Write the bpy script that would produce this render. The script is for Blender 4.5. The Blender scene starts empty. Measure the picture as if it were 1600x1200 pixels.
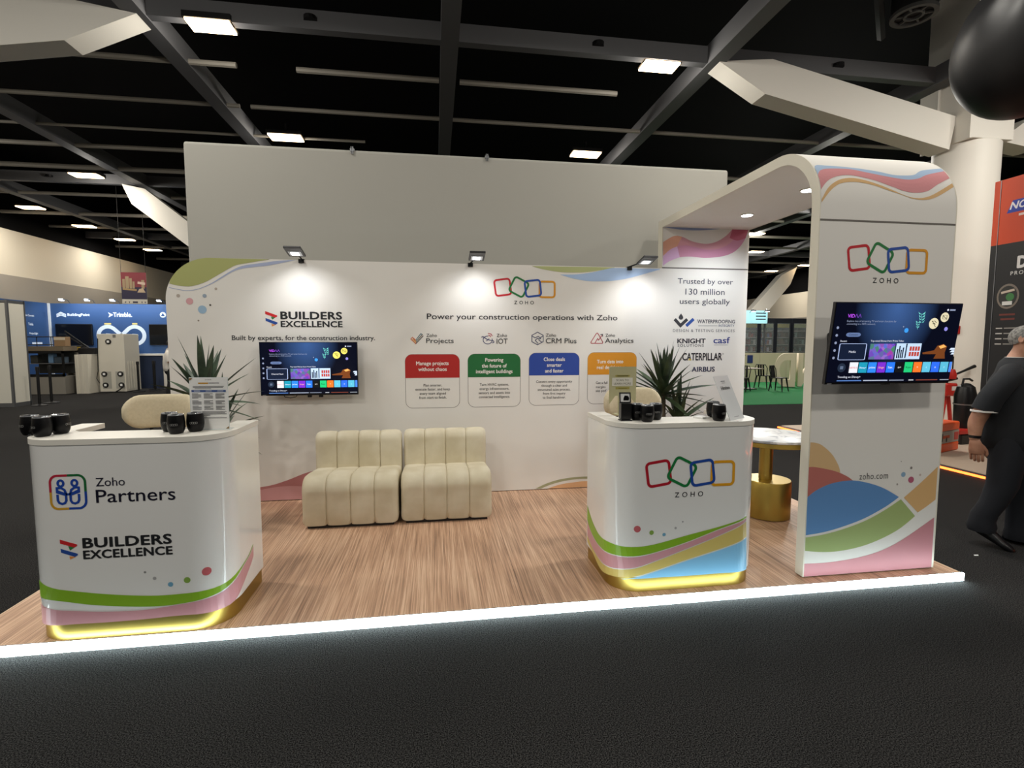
import bpy, bmesh, math, random
from mathutils import Vector, Matrix, Euler
from mathutils.geometry import tessellate_polygon
random.seed(7)
sc = bpy.context.scene
COL = sc.collection
PI = math.pi

# ------------------------------------------------------------------ camera, world, exposure
cam = bpy.data.objects.new('camera', bpy.data.cameras.new('camera'))
COL.objects.link(cam)
cam.location = (2.4874, -2.8677, 1.6061)
cam.rotation_euler = (PI/2 - 0.0801, 0, -0.1484)
cam.data.sensor_width = 36
cam.data.lens = 36*798.3355/1600
cam.data.clip_end = 300
sc.camera = cam
wd = bpy.data.worlds.new('hall_air'); sc.world = wd; wd.use_nodes = True
wd.node_tree.nodes['Background'].inputs[0].default_value = (1, .96, .9, 1)
wd.node_tree.nodes['Background'].inputs[1].default_value = 0.03
vs = sc.view_settings
vs.view_transform = 'Standard'; vs.look = 'None'; vs.gamma = 1; vs.use_curve_mapping = False
vs.exposure = 0.0

def area_light(name, loc, rot, sx, sy, power, col=(1, 1, 1), spread=PI, parent=None):
    d = bpy.data.lights.new(name, 'AREA'); d.shape = 'RECTANGLE'; d.size = sx; d.size_y = sy
    d.energy = power; d.color = col; d.spread = spread
    o = bpy.data.objects.new(name, d); COL.objects.link(o)
    o.location = loc; o.rotation_euler = rot; o.parent = parent
    return o
def point_light(name, loc, power, col=(1, 1, 1), size=.2, parent=None):
    d = bpy.data.lights.new(name, 'POINT'); d.energy = power; d.color = col; d.shadow_soft_size = size
    o = bpy.data.objects.new(name, d); COL.objects.link(o); o.location = loc; o.parent = parent
    return o
def spot_light(name, loc, target, power, angle, blend, col=(1, 1, 1), size=.05, parent=None):
    d = bpy.data.lights.new(name, 'SPOT'); d.energy = power; d.spot_size = angle; d.spot_blend = blend
    d.color = col; d.shadow_soft_size = size
    o = bpy.data.objects.new(name, d); COL.objects.link(o)
    o.location = loc; o.parent = parent
    o.rotation_euler = (Vector(target)-Vector(loc)).to_track_quat('-Z', 'Y').to_euler()
    return o
# the hall's ceiling lamps stand on a grid; the rows over and behind the camera light the stand from the front
LAMP_POWER = 118
WARM = (1, .955, .87)
for lx, ly in [(x, y) for x in (-6.6, -0.6, 6.05, 12.5) for y in (1.2, -2.8, -6.8)]+[(-8.3, 8.3), (-8.3, 4.2), (12.6, 9.1), (11.4, 1.9), (15.36, 12.6)]:  # appended spots: unseen fill lights added to brighten partition, column and low wall
    area_light('hall_lamp_or_fill_light', (lx, ly, 5.9), (0, 0, 0), .6, .3, LAMP_POWER*.55, WARM)
    point_light('hall_lamp_or_fill_side_light', (lx, ly, 5.85), LAMP_POWER*.75, WARM)

# ------------------------------------------------------------------ materials
def lin(c): return c/12.92 if c <= .04045 else ((c+.055)/1.055)**2.4
def rgb(h):
    if isinstance(h, str): return tuple(lin(int(h[i:i+2], 16)/255) for i in (0, 2, 4)) + (1,)
    return tuple(h) + (1,)
MATS = {}
def mat(name, col, rough=.6, metal=0, coat=0, spec=.5, emit=0, bump=None, alpha=None, trans=0):
    if name in MATS: return MATS[name]
    m = bpy.data.materials.new(name); m.use_nodes = True; MATS[name] = m
    nt = m.node_tree; b = nt.nodes['Principled BSDF']
    b.inputs['Base Color'].default_value = rgb(col)
    b.inputs['Roughness'].default_value = rough; b.inputs['Metallic'].default_value = metal
    b.inputs['Coat Weight'].default_value = coat; b.inputs['Coat Roughness'].default_value = .03
    b.inputs['Specular IOR Level'].default_value = spec
    b.inputs['Transmission Weight'].default_value = trans
    if emit:
        b.inputs['Emission Color'].default_value = rgb(col); b.inputs['Emission Strength'].default_value = emit
    if bump:
        scale, strength = bump
        tc = nt.nodes.new('ShaderNodeTexCoord'); n = nt.nodes.new('ShaderNodeTexNoise'); bp = nt.nodes.new('ShaderNodeBump')
        n.inputs['Scale'].default_value = scale; bp.inputs['Strength'].default_value = strength; bp.inputs['Distance'].default_value = .01
        nt.links.new(tc.outputs['Object'], n.inputs['Vector']); nt.links.new(n.outputs['Fac'], bp.inputs['Height'])
        nt.links.new(bp.outputs['Normal'], b.inputs['Normal'])
    return m
def nodes_of(m): return m.node_tree.nodes, m.node_tree.links, m.node_tree.nodes['Principled BSDF']
def mottled(name, c0, c1, scale, rough=.8, detail=4, stretch=(1, 1, 1), metal=0, lo=.35, hi=.65, bump=0, dist=.005, coat=0):
    m = mat(name, c0, rough, metal, coat)
    N, L, b = nodes_of(m)
    tc = N.new('ShaderNodeTexCoord'); mp = N.new('ShaderNodeMapping'); n = N.new('ShaderNodeTexNoise'); r = N.new('ShaderNodeValToRGB')
    mp.inputs['Scale'].default_value = stretch; n.inputs['Scale'].default_value = scale; n.inputs['Detail'].default_value = detail
    r.color_ramp.elements[0].position = lo; r.color_ramp.elements[1].position = hi
    r.color_ramp.elements[0].color = rgb(c0); r.color_ramp.elements[1].color = rgb(c1)
    L.new(tc.outputs['Object'], mp.inputs['Vector']); L.new(mp.outputs['Vector'], n.inputs['Vector'])
    L.new(n.outputs['Fac'], r.inputs['Fac']); L.new(r.outputs['Color'], b.inputs['Base Color'])
    if bump:
        bp = N.new('ShaderNodeBump'); bp.inputs['Strength'].default_value = bump; bp.inputs['Distance'].default_value = dist
        L.new(n.outputs['Fac'], bp.inputs['Height']); L.new(bp.outputs['Normal'], b.inputs['Normal'])
    return m
def ink(h, rough=.55): return mat('ink_'+h, h, rough)
def glow(h, s=1.0): return mat('glow_%s_%g' % (h, s), h, .5, 0, 0, .2, s)

carpet = mottled('charcoal_carpet', '070708', '403f3e', 185, 1.0, 2, lo=.40, hi=.66, bump=.3, dist=.004)
carpet.node_tree.nodes['Principled BSDF'].inputs['Specular IOR Level'].default_value = .08
def _carpet_patches():
    N, L, b = nodes_of(carpet)
    n = N.new('ShaderNodeTexNoise'); n.inputs['Scale'].default_value = .9
    tc = N.new('ShaderNodeTexCoord'); L.new(tc.outputs['Object'], n.inputs['Vector'])
    mr = N.new('ShaderNodeMapRange'); mr.inputs['To Min'].default_value = .82; mr.inputs['To Max'].default_value = 1.18
    L.new(n.outputs['Fac'], mr.inputs['Value'])
    src = b.inputs['Base Color'].links[0].from_socket
    mx = N.new('ShaderNodeMix'); mx.data_type = 'RGBA'; mx.blend_type = 'MULTIPLY'; mx.inputs['Factor'].default_value = 1
    L.new(src, mx.inputs[6]); L.new(mr.outputs['Result'], mx.inputs[7]); L.new(mx.outputs[2], b.inputs['Base Color'])
_carpet_patches()
white_wall = mat('white_fabric', 'e9e6e0', .95, spec=.1)
white_paint = mat('white_paint', 'e6e2d8', .55)
white_lam = mat('white_laminate', 'eeeeec', .2, coat=1)
white_top = mat('white_counter_top', 'e6e3da', .45)
cream_paint = mat('cream_wall_paint', 'd9d0bd', .7)
grey_paint = mat('grey_wall_paint', '9c958a', .7)
beam_paint = mat('grey_steel_paint', '5a5a5c', .6)
rail_paint = mat('pale_pipe_paint', '8a857b', .6)
black_void = mat('black_ceiling_paint', '0b0b0c', .9, spec=.1)
gold = mat('brushed_gold', 'b39a4e', .36, 1)
black_metal = mat('black_metal', '141415', .45, .4)
black_plastic = mat('black_plastic', '0e0e10', .35)
black_gloss = mat('black_gloss', '08080a', .12)
chrome = mat('chrome', 'c9c9cb', .15, 1)
alu = mat('grey_aluminium', '8d8f92', .4, .8)
glass_clear = mat('clear_acrylic', 'f4f6f6', .05, trans=1)
velvet = mottled('cream_velvet', 'cbc0a4', 'd9d0b8', 5, .8, 3, bump=.1)
boucle = mottled('beige_upholstery', 'd3c6a8', 'dacdb0', 60, .9, 2, bump=.15)
led_white = mat('led_white', 'e4fbff', .4, emit=20)

def wood_floor():
    m = mat('oak_vinyl', 'b08766', .42, coat=.05)
    N, L, b = nodes_of(m)
    tc = N.new('ShaderNodeTexCoord')
    def noise(scale, sx, sy, detail=5, rough=.6):
        mp = N.new('ShaderNodeMapping'); mp.inputs['Scale'].default_value = (sx, sy, 1)
        n = N.new('ShaderNodeTexNoise'); n.inputs['Scale'].default_value = scale; n.inputs['Detail'].default_value = detail; n.inputs['Roughness'].default_value = rough
        L.new(tc.outputs['Object'], mp.inputs['Vector']); L.new(mp.outputs['Vector'], n.inputs['Vector']); return n.outputs['Fac']
    fine = noise(130, 1, .014); mid = noise(26, 1, .05); big = noise(1.6, 1, .8, 2)
    a = N.new('ShaderNodeMath'); a.operation = 'MULTIPLY_ADD'; a.inputs[1].default_value = .62; L.new(fine, a.inputs[0])
    c = N.new('ShaderNodeMath'); c.operation = 'MULTIPLY_ADD'; c.inputs[1].default_value = .24; L.new(mid, c.inputs[0])
    d = N.new('ShaderNodeMath'); d.operation = 'MULTIPLY'; d.inputs[1].default_value = .15; L.new(big, d.inputs[0])
    L.new(d.outputs[0], c.inputs[2]); L.new(c.outputs[0], a.inputs[2])
    r = N.new('ShaderNodeValToRGB'); r.color_ramp.elements[0].position = .38; r.color_ramp.elements[1].position = .62
    r.color_ramp.elements[0].color = rgb('8f705a'); r.color_ramp.elements[1].color = rgb('dfbd9f')
    e = r.color_ramp.elements.new(.5); e.color = rgb('bf987b')
    L.new(a.outputs[0], r.inputs['Fac'])
    # sheet seams of the floor covering
    sp = N.new('ShaderNodeSeparateXYZ'); L.new(tc.outputs['Object'], sp.inputs[0])
    fr = N.new('ShaderNodeMath'); fr.operation = 'PINGPONG'; fr.inputs[1].default_value = .98; L.new(sp.outputs[0], fr.inputs[0])
    lt = N.new('ShaderNodeMath'); lt.operation = 'LESS_THAN'; lt.inputs[1].default_value = .0022; L.new(fr.outputs[0], lt.inputs[0])
    mx = N.new('ShaderNodeMix'); mx.data_type = 'RGBA'; mx.blend_type = 'MULTIPLY'
    L.new(lt.outputs[0], mx.inputs['Factor']); L.new(r.outputs['Color'], mx.inputs[6]); mx.inputs[7].default_value = (.35, .3, .27, 1)
    L.new(mx.outputs[2], b.inputs['Base Color'])
    bp = N.new('ShaderNodeBump'); bp.inputs['Strength'].default_value = .15; bp.inputs['Distance'].default_value = .002
    L.new(fine, bp.inputs['Height']); L.new(bp.outputs['Normal'], b.inputs['Normal'])
    return m
oak = wood_floor()
def marble_mat():
    m = mat('white_marble', 'e8e8e6', .35, coat=.1)
    N, L, b = nodes_of(m)
    tc = N.new('ShaderNodeTexCoord'); n = N.new('ShaderNodeTexNoise'); n.inputs['Scale'].default_value = 5; n.inputs['Detail'].default_value = 8; n.inputs['Distortion'].default_value = 1.6
    r = N.new('ShaderNodeValToRGB'); r.color_ramp.elements[0].position = .4; r.color_ramp.elements[1].position = .52
    r.color_ramp.elements[0].color = rgb('a3a5aa'); r.color_ramp.elements[1].color = rgb('ecebe8')
    L.new(tc.outputs['Object'], n.inputs['Vector']); L.new(n.outputs['Fac'], r.inputs['Fac']); L.new(r.outputs['Color'], b.inputs['Base Color'])
    return m
marble = marble_mat()

# ------------------------------------------------------------------ mesh helpers
class MB:
    def __init__(s): s.v = []; s.f = []; s.m = []; s.mats = []; s.n = 0
    def mi(s, m):
        if m not in s.mats: s.mats.append(m)
        return s.mats.index(m)
    def add(s, vs, fs, m, xf=None):
        k = len(s.v); i = s.mi(m)
        s.v += [tuple(xf @ Vector(p)) if xf else tuple(p) for p in vs]
        for f in fs: s.f.append([k+j for j in f]); s.m.append(i)
        return s
    def bx(s, x0, x1, y0, y1, z0, z1, m, xf=None):
        vs = [(x, y, z) for z in (z0, z1) for y in (y0, y1) for x in (x0, x1)]
        return s.add(vs, [(0, 2, 3, 1), (4, 5, 7, 6), (0, 1, 5, 4), (2, 6, 7, 3), (0, 4, 6, 2), (1, 3, 7, 5)], m, xf)
    def rbx(s, x0, x1, y0, y1, z0, z1, r, m, xf=None, seg=3):
        b = bmesh.new(); bmesh.ops.create_cube(b, size=1)
        for v in b.verts: v.co = Vector(((x0+x1)/2+v.co.x*(x1-x0), (y0+y1)/2+v.co.y*(y1-y0), (z0+z1)/2+v.co.z*(z1-z0)))
        bmesh.ops.bevel(b, geom=b.edges[:], offset=r, segments=seg, profile=.5, affect='EDGES')
        b.verts.ensure_lookup_table(); b.verts.index_update()
        s.add([v.co.copy() for v in b.verts], [[v.index for v in f.verts] for f in b.faces], m, xf); b.free(); return s
    def rings(s, rings, m, closed=True, cap=True, xf=None):
        n = len(rings[0]); vs = [p for r in rings for p in r]; fs = []
        for i in range(len(rings)-1):
            for j in range(n if closed else n-1):
                k = (j+1) % n
                fs.append((i*n+j, i*n+k, (i+1)*n+k, (i+1)*n+j))
        if cap and closed: fs += [tuple(range(n-1, -1, -1)), tuple((len(rings)-1)*n+j for j in range(n))]
        return s.add(vs, fs, m, xf)
    def tube(s, pts, r, m, n=10, xf=None, cap=True):
        pts = [Vector(p) for p in pts]; rs = r if isinstance(r, (list, tuple)) else [r]*len(pts)
        out = []; up = None
        for i, p in enumerate(pts):
            t = (pts[min(i+1, len(pts)-1)]-pts[max(i-1, 0)]).normalized()
            if up is None: up = Vector((0, 0, 1)) if abs(t.z) < .9 else Vector((1, 0, 0))
            a = (up-t*up.dot(t)).normalized(); c = t.cross(a); up = a
            out.append([p+(a*math.cos(q)+c*math.sin(q))*rs[i] for q in [2*PI*j/n for j in range(n)]])
        return s.rings(out, m, cap=cap, xf=xf)
    def lathe(s, prof, m, c=(0, 0, 0), n=32, xf=None, cap=True):
        return s.rings([[(c[0]+r*math.cos(2*PI*j/n), c[1]+r*math.sin(2*PI*j/n), c[2]+z) for j in range(n)] for r, z in prof], m, cap=cap, xf=xf)
    def prism(s, poly, d0, d1, fn, m):
        """2D polygon pushed between two depths; fn(u, v, d) -> point"""
        n = len(poly); tri = tessellate_polygon([[Vector((u, v, 0)) for u, v in poly]])
        vs = [fn(u, v, d0) for u, v in poly]+[fn(u, v, d1) for u, v in poly]
        fs = [tuple(t) for t in tri]+[tuple(n+j for j in reversed(t)) for t in tri]
        fs += [(i, (i+1) % n, n+(i+1) % n, n+i) for i in range(n)]
        return s.add(vs, fs, m)
    def poly(s, pts, fn, m, o=.001):
        tri = tessellate_polygon([[Vector((u, v, 0)) for u, v in pts]]); o = s.step(o)
        return s.add([fn(u, v, o) for u, v in pts], [tuple(t) for t in tri], m)
    def ribbon(s, a, b, fn, m, n=40, o=.001):
        A, B = resample(a, n), resample(b, n); o = s.step(o)
        vs = []
        for p, q in zip(A, B): vs += [fn(p[0]+(q[0]-p[0])*t/3, p[1]+(q[1]-p[1])*t/3, o) for t in range(4)]
        return s.add(vs, [(4*i+k, 4*i+k+1, 4*i+k+5, 4*i+k+4) for i in range(n-1) for k in range(3)], m)
    def stroke(s, pts, w, fn, m, closed=False, o=.001):
        P = [Vector((p[0], p[1])) for p in pts]; n = len(P); vs = []; o = s.step(o)
        for i, p in enumerate(P):
            a = P[(i-1) % n] if closed or i > 0 else p; c = P[(i+1) % n] if closed or i < n-1 else p
            d1 = (p-a).normalized() if (p-a).length > 0 else (c-p).normalized()
            d2 = (c-p).normalized() if (c-p).length > 0 else d1
            t = (d1+d2)
            t = t.normalized() if t.length > 1e-6 else d1
            nn = Vector((-t.y, t.x)); k = min(1/max(abs(nn.dot(Vector((-d1.y, d1.x)))), .35), 2.2)*w/2
            vs += [fn(*(p+nn*k), o), fn(*(p-nn*k), o)]
        fs = [(2*i, 2*i+1, 2*((i+1) % n)+1, 2*((i+1) % n)) for i in range(n if closed else n-1)]
        return s.add(vs, fs, m)
    def disc(s, u, v, r, fn, m, o=.001, n=24, ry=None):
        ry = ry or r; o = s.step(o); vs = [fn(u, v, o)]
        for k in (.5, 1): vs += [fn(u+r*k*math.cos(2*PI*i/n), v+ry*k*math.sin(2*PI*i/n), o) for i in range(n)]
        fs = [(0, 1+i, 1+(i+1) % n) for i in range(n)]+[(1+i, 1+n+i, 1+n+(i+1) % n, 1+(i+1) % n) for i in range(n)]
        return s.add(vs, fs, m)
    def text(s, t, fn, m, box=None, at=None, cap=None, align='C', bold=0, xs=1, o=.0015, sp=1, shear=0):
        """ink box fitted to box=(u0,u1,v0,v1), or set at a baseline point with a capital height"""
        vs, fs, (x0, x1, y0, y1), caph = glyphs(t, 0, sp)
        if box:
            u0, u1, v0, v1 = box; kx = (u1-u0)/(x1-x0); ky = (v1-v0)/(y1-y0)
            q = [(u0+(x-x0)*kx, v0+(y-y0)*ky) for x, y in vs]
        else:
            k = cap/caph; w = (x1-x0)*k*xs
            u0 = at[0]-{'C': w/2, 'L': 0, 'R': w}[align]
            q = [(u0+(x-x0)*k*xs, at[1]+y*k) for x, y in vs]
        if shear: q = [(u+(v-q[0][1])*shear, v) for u, v in q]
        k_ = (q and abs(vs[0][0]) >= 0 and ((max(a[0] for a in q)-min(a[0] for a in q))/(x1-x0), (max(a[1] for a in q)-min(a[1] for a in q))/(y1-y0)))
        for i, (a, b) in enumerate(((0, 0), (1, 0), (-1, 0), (0, .8), (0, -.8), (.7, .6), (-.7, .6), (.7, -.6), (-.7, -.6)) if bold else ((0, 0),)):
            du, dv, oo = a*bold*k_[0], b*bold*k_[1], s.step(o)
            s.add([fn(u+du, v+dv, oo) for u, v in q], fs, m)
        return s
    def step(s, o): s.n += 1; return o+s.n*2e-5
    def build(s, name, parent=None, smooth=False, label=None, base=None, sharp=35):
        me = bpy.data.meshes.new(name)
        b = Vector(base) if base is not None else Vector((0, 0, 0))
        me.from_pydata([Vector(p)-b for p in s.v], [], s.f)
        for m in s.mats: me.materials.append(m)
        me.polygons.foreach_set('material_index', s.m)
        bm = bmesh.new(); bm.from_mesh(me); bmesh.ops.recalc_face_normals(bm, faces=bm.faces[:]) if smooth != 'flat2d' else None
        bm.to_mesh(me); bm.free()
        if smooth is True:
            me.polygons.foreach_set('use_smooth', [True]*len(me.polygons))
            me.set_sharp_from_angle(angle=math.radians(sharp))
        me.update()
        o = bpy.data.objects.new(name, me); COL.objects.link(o); o.parent = parent
        if label: o['label'] = label
        return o
_G = {}
def glyphs(t, bold, sp):
    k = (t, bold, sp)
    if k not in _G:
        cu = bpy.data.curves.new('lettering', 'FONT'); cu.body = t; cu.offset = bold; cu.space_character = sp; cu.resolution_u = 3
        o = bpy.data.objects.new('lettering', cu); COL.objects.link(o)
        me = bpy.data.meshes.new_from_object(o.evaluated_get(bpy.context.evaluated_depsgraph_get()))
        vs = [(v.co.x, v.co.y) for v in me.vertices]; fs = [tuple(p.vertices) for p in me.polygons]
        bpy.data.objects.remove(o); bpy.data.curves.remove(cu); bpy.data.meshes.remove(me)
        xs = [v[0] for v in vs]; ys = [v[1] for v in vs]
        _G[k] = (vs, fs, (min(xs), max(xs), min(ys), max(ys)), .729)
    return _G[k]
def resample(pts, n):
    P = [Vector((p[0], p[1])) for p in pts]
    if len(P) > 2:
        Q = []
        for i in range(len(P)-1):
            p0, p1, p2, p3 = P[max(i-1, 0)], P[i], P[i+1], P[min(i+2, len(P)-1)]
            for k in range(8):
                t = k/8
                Q.append(.5*((2*p1)+(p2-p0)*t+(2*p0-5*p1+4*p2-p3)*t*t+(3*p1-p0-3*p2+p3)*t**3))
        P = Q+[P[-1]]
    L = [0]
    for a, b in zip(P, P[1:]): L.append(L[-1]+(b-a).length)
    out = []; j = 0
    for i in range(n):
        d = L[-1]*i/(n-1)
        while j < len(L)-2 and L[j+1] < d: j += 1
        k = (d-L[j])/max(L[j+1]-L[j], 1e-9)
        out.append(tuple(P[j].lerp(P[j+1], min(max(k, 0), 1))))
    return out
def rrect(cx, cy, w, h, r, rot=0, n=5):
    out = []
    for sx, sy, a0 in ((1, 1, 0), (-1, 1, PI/2), (-1, -1, PI), (1, -1, 1.5*PI)):
        for i in range(n+1):
            a = a0+PI/2*i/n
            out.append((sx*(w/2-r)+r*math.cos(a), sy*(h/2-r)+r*math.sin(a)))
    c, s_ = math.cos(rot), math.sin(rot)
    return [(cx+x*c-y*s_, cy+x*s_+y*c) for x, y in out]
def thing(name, label, cat, loc=(0, 0, 0), rotz=0, group=None):
    o = bpy.data.objects.new(name, None); COL.objects.link(o); o.empty_display_size = .1
    o.location = loc; o.rotation_euler = (0, 0, rotz); o['label'] = label; o['category'] = cat
    if group: o['group'] = group
    return o
def tag(o, label, cat, group=None, kind=None):
    o['label'] = label; o['category'] = cat
    if group: o['group'] = group
    if kind: o['kind'] = kind
    return o
def struct(o, label=None):
    o['kind'] = 'structure'
    if label: o['label'] = label
    return o
def dup(root, loc, rotz=0, label=None, scale=None):
    r = root.copy(); COL.objects.link(r); r.location = loc; r.rotation_euler = (0, 0, rotz)
    if label: r['label'] = label
    if scale: r.scale = scale
    for ch in list(root.children):
        if ch.type != 'MESH': continue
        c = ch.copy(); COL.objects.link(c); c.parent = r
        for g in list(ch.children):
            d = g.copy(); COL.objects.link(d); d.parent = c
    return r
def bake(o):
    """turn an object's modifiers into plain mesh"""
    me = bpy.data.meshes.new_from_object(o.evaluated_get(bpy.context.evaluated_depsgraph_get()))
    o.modifiers.clear(); o.data = me
    me.polygons.foreach_set('use_smooth', [True]*len(me.polygons)); me.update()
    return o
def skin(name, chains, m, parent=None, sub=2, label=None):
    """chains of (point, radius or (rx, ry)); a chain may start at the index of an earlier node"""
    vs = []; es = []; rs = []
    for ch in chains:
        prev = None
        for it in ch:
            if isinstance(it, int): prev = it; continue
            p, r = it
            vs.append(p); rs.append(r if isinstance(r, tuple) else (r, r)); i = len(vs)-1
            if prev is not None: es.append((prev, i))
            prev = i
    me = bpy.data.meshes.new(name); me.from_pydata(vs, es, [])
    o = bpy.data.objects.new(name, me); COL.objects.link(o)
    md = o.modifiers.new('skin', 'SKIN'); md.use_smooth_shade = True
    sv = me.skin_vertices[0].data if me.skin_vertices else None
    if sv is None:
        bm = bmesh.new(); bm.from_mesh(me); bm.verts.layers.skin.verify(); bm.to_mesh(me); bm.free(); sv = me.skin_vertices[0].data
    for i, r in enumerate(rs): sv[i].radius = r
    sv[0].use_root = True
    s2 = o.modifiers.new('sub', 'SUBSURF'); s2.levels = sub; s2.render_levels = sub
    bake(o); o.data.materials.clear(); o.data.materials.append(m)
    o.parent = parent
    if label: o['label'] = label
    return o

# ------------------------------------------------------------------ the hall
struct(MB().bx(-30, 45, -12, 60, -.05, 0, carpet).build('floor'), 'charcoal speckled carpet of the exhibition hall')
struct(MB().bx(-30, 45, -12, 60, 8.2, 8.3, black_void).build('ceiling'), 'black void of the hall ceiling above the beams')
struct(MB().bx(-12.3, -12, -12, 60, 3.93, 5.5, cream_paint).build('wall_left'), 'cream upper wall of the hall on the left')
struct(MB().bx(-12.28, -11.96, -12, 60, 0, 3.93, grey_paint).build('baseboard_left'), 'grey lower band of the left hall wall')
struct(MB().bx(-12.3, -12.05, -12, 60, 5.5, 8.2, black_void).build('trim_1'), 'black strip over the left hall wall')
struct(MB().bx(25, 25.3, -12, 60, 3.2, 4.75, cream_paint).build('wall_right'), 'cream upper wall of the hall on the right')
struct(MB().bx(24.96, 25.3, -12, 60, 0, 3.2, grey_paint).build('baseboard_right'), 'grey lower band of the right hall wall')
struct(MB().bx(25.05, 25.3, -12, 60, 4.75, 8.2, black_void).build('trim_2'), 'black strip over the right hall wall')
struct(MB().bx(-12, 25, 58, 58.3, 0, 8.2, grey_paint).build('wall_back'), 'far end wall of the hall')
# steel grid under the roof: wide beams, thin pipes and clips
for i, x in enumerate((-9.75, -5.6, -1.45, 2.75, 6.93, 11.1, 15.3, 19.5, 23.7)):
    struct(MB().bx(x-.13, x+.13, -12, 58, 6.0, 6.3, beam_paint).build('ceiling_beam'))
for i, y in enumerate((5.12, 13.3, 21.5, 29.7, 37.9)):
    struct(MB().bx(-12, 25, y-.07, y+.07, 6.02, 6.28, beam_paint).build('ceiling_beam'))
    m = MB()
    for x in (-7.9, -3.4, .8, 5.0, 9.1, 13.4): m.lathe([(.0, 0), (.09, 0), (.09, .05), (0, .05)], black_metal, (x, y-.075, 6.13), 12, cap=False)
    struct(m.build('trim_3'))
for y, r, gaps in ((6.28, .045, ((-3.79, -.62), (.3, 2.6), (2.95, 5.75))), (7.78, .04, ((-12, -1.1), (-.9, 25),)), (9.2, .03, ((-12, 1),)), (10.35, .05, ((-12, 25),)),
                   (11.95, .06, ((-12, 25),)), (14.6, .05, ((-12, 25),)), (17.2, .06, ((-12, 25),)), (19.4, .05, ((-12, 25),)), (23.5, .06, ((-12, 25),)), (27, .06, ((-12, 25),)), (32, .08, ((-12, 25),))):
    m = MB()
    for a, b in gaps: m.tube([(a, y, 6.05), (b, y, 6.05)], r, rail_paint, 8)
    struct(m.build('ceiling_rail'))
# dark diagonal braces and duct boxes up in the void
m = MB()
for x0, y0, x1, y1 in ((3.2, 2.2, 4.3, 3.6), (2.2, 2.3, 1.2, 3.7), (6.2, 2.4, 7.6, 4.4), (8.0, 3.2, 10.2, 5.4), (9.3, 2.2, 8.2, 3.8)):
    m.tube([(x0, y0, 6.6), (x1, y1, 6.9)], .07, mat('dark_steel', '18181a', .6), 6)
struct(m.build('ceiling_brace'))

# round column with a square head and raking struts
CX, CY = 11.74, 5.12
t = thing('column', 'round cream column with square head behind the orange stand', 'column', (CX, CY, 0)); t['kind'] = 'structure'
MB().lathe([(.47, 0), (.47, 5.0), (.45, 5.02)], white_paint, n=48).build('shaft', t, True)
MB().bx(-.42, .42, -.42, .42, 5.02, 7.6, white_paint).build('column_head', t)
MB().bx(-.46, -.42, -.44, .44, 5.0, 6.2, white_paint).bx(-.52, -.46, .1, .44, 5.2, 6.1, white_paint).build('flange', t)
def strut(x0, z0, x1, z1, y, h0, h1, w, label):
    """box beam in a plane of constant y: pointed tip at (x0, z0), thick foot at (x1, z1)"""
    dx, dz = x1-x0, z1-z0; L = math.hypot(dx, dz); ux, uz = dx/L, dz/L; nx, nz = (-uz, ux) if ux > 0 else (uz, -ux)
    def P(t, n): return (x0+ux*t+nx*n, z0+uz*t+nz*n)
    k = min(1.0, .2*L)
    poly = [P(0, 0), P(k, -h0*.55), P(L, -h1*.5), P(L, h1*.5), P(k, h0*.55)]
    o = MB().prism(poly, y-w/2, y+w/2, lambda u, v, d: (u, d, v), white_paint).build('raking_strut')
    struct(o, label)
strut(6.9337, 6.0062, 11.25, 5.17, 5.12, .5, .56, .36, 'cream raking strut from the column to the beams')
strut(12.2, 5.1, 15.6, 5.95, 5.12, .5, .5, .36, 'cream raking strut right of the column')
strut(-1.3838, 5.965, -6.0, 5.27, 5.12, .5, .66, .36, 'cream raking strut entering at the upper left')
strut(-6.0552, 6.0, -4.0625, 4.404, 13.3, .5, .55, .36, 'cream raking strut behind the backdrop wall')
strut(23.2294, 6.0, 19.7063, 2.0465, 24.6, .7, .9, .5, 'cream raking strut seen through the arch')
t = thing('column', 'round cream column beyond the left edge', 'column', (-6.24, 5.12, 0)); t['kind'] = 'structure'
MB().lathe([(.47, 0), (.47, 5.0)], white_paint, n=32).build('shaft', t, True)
MB().bx(-.42, .42, -.42, .42, 5.0, 7.6, white_paint).build('column_head', t)

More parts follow.
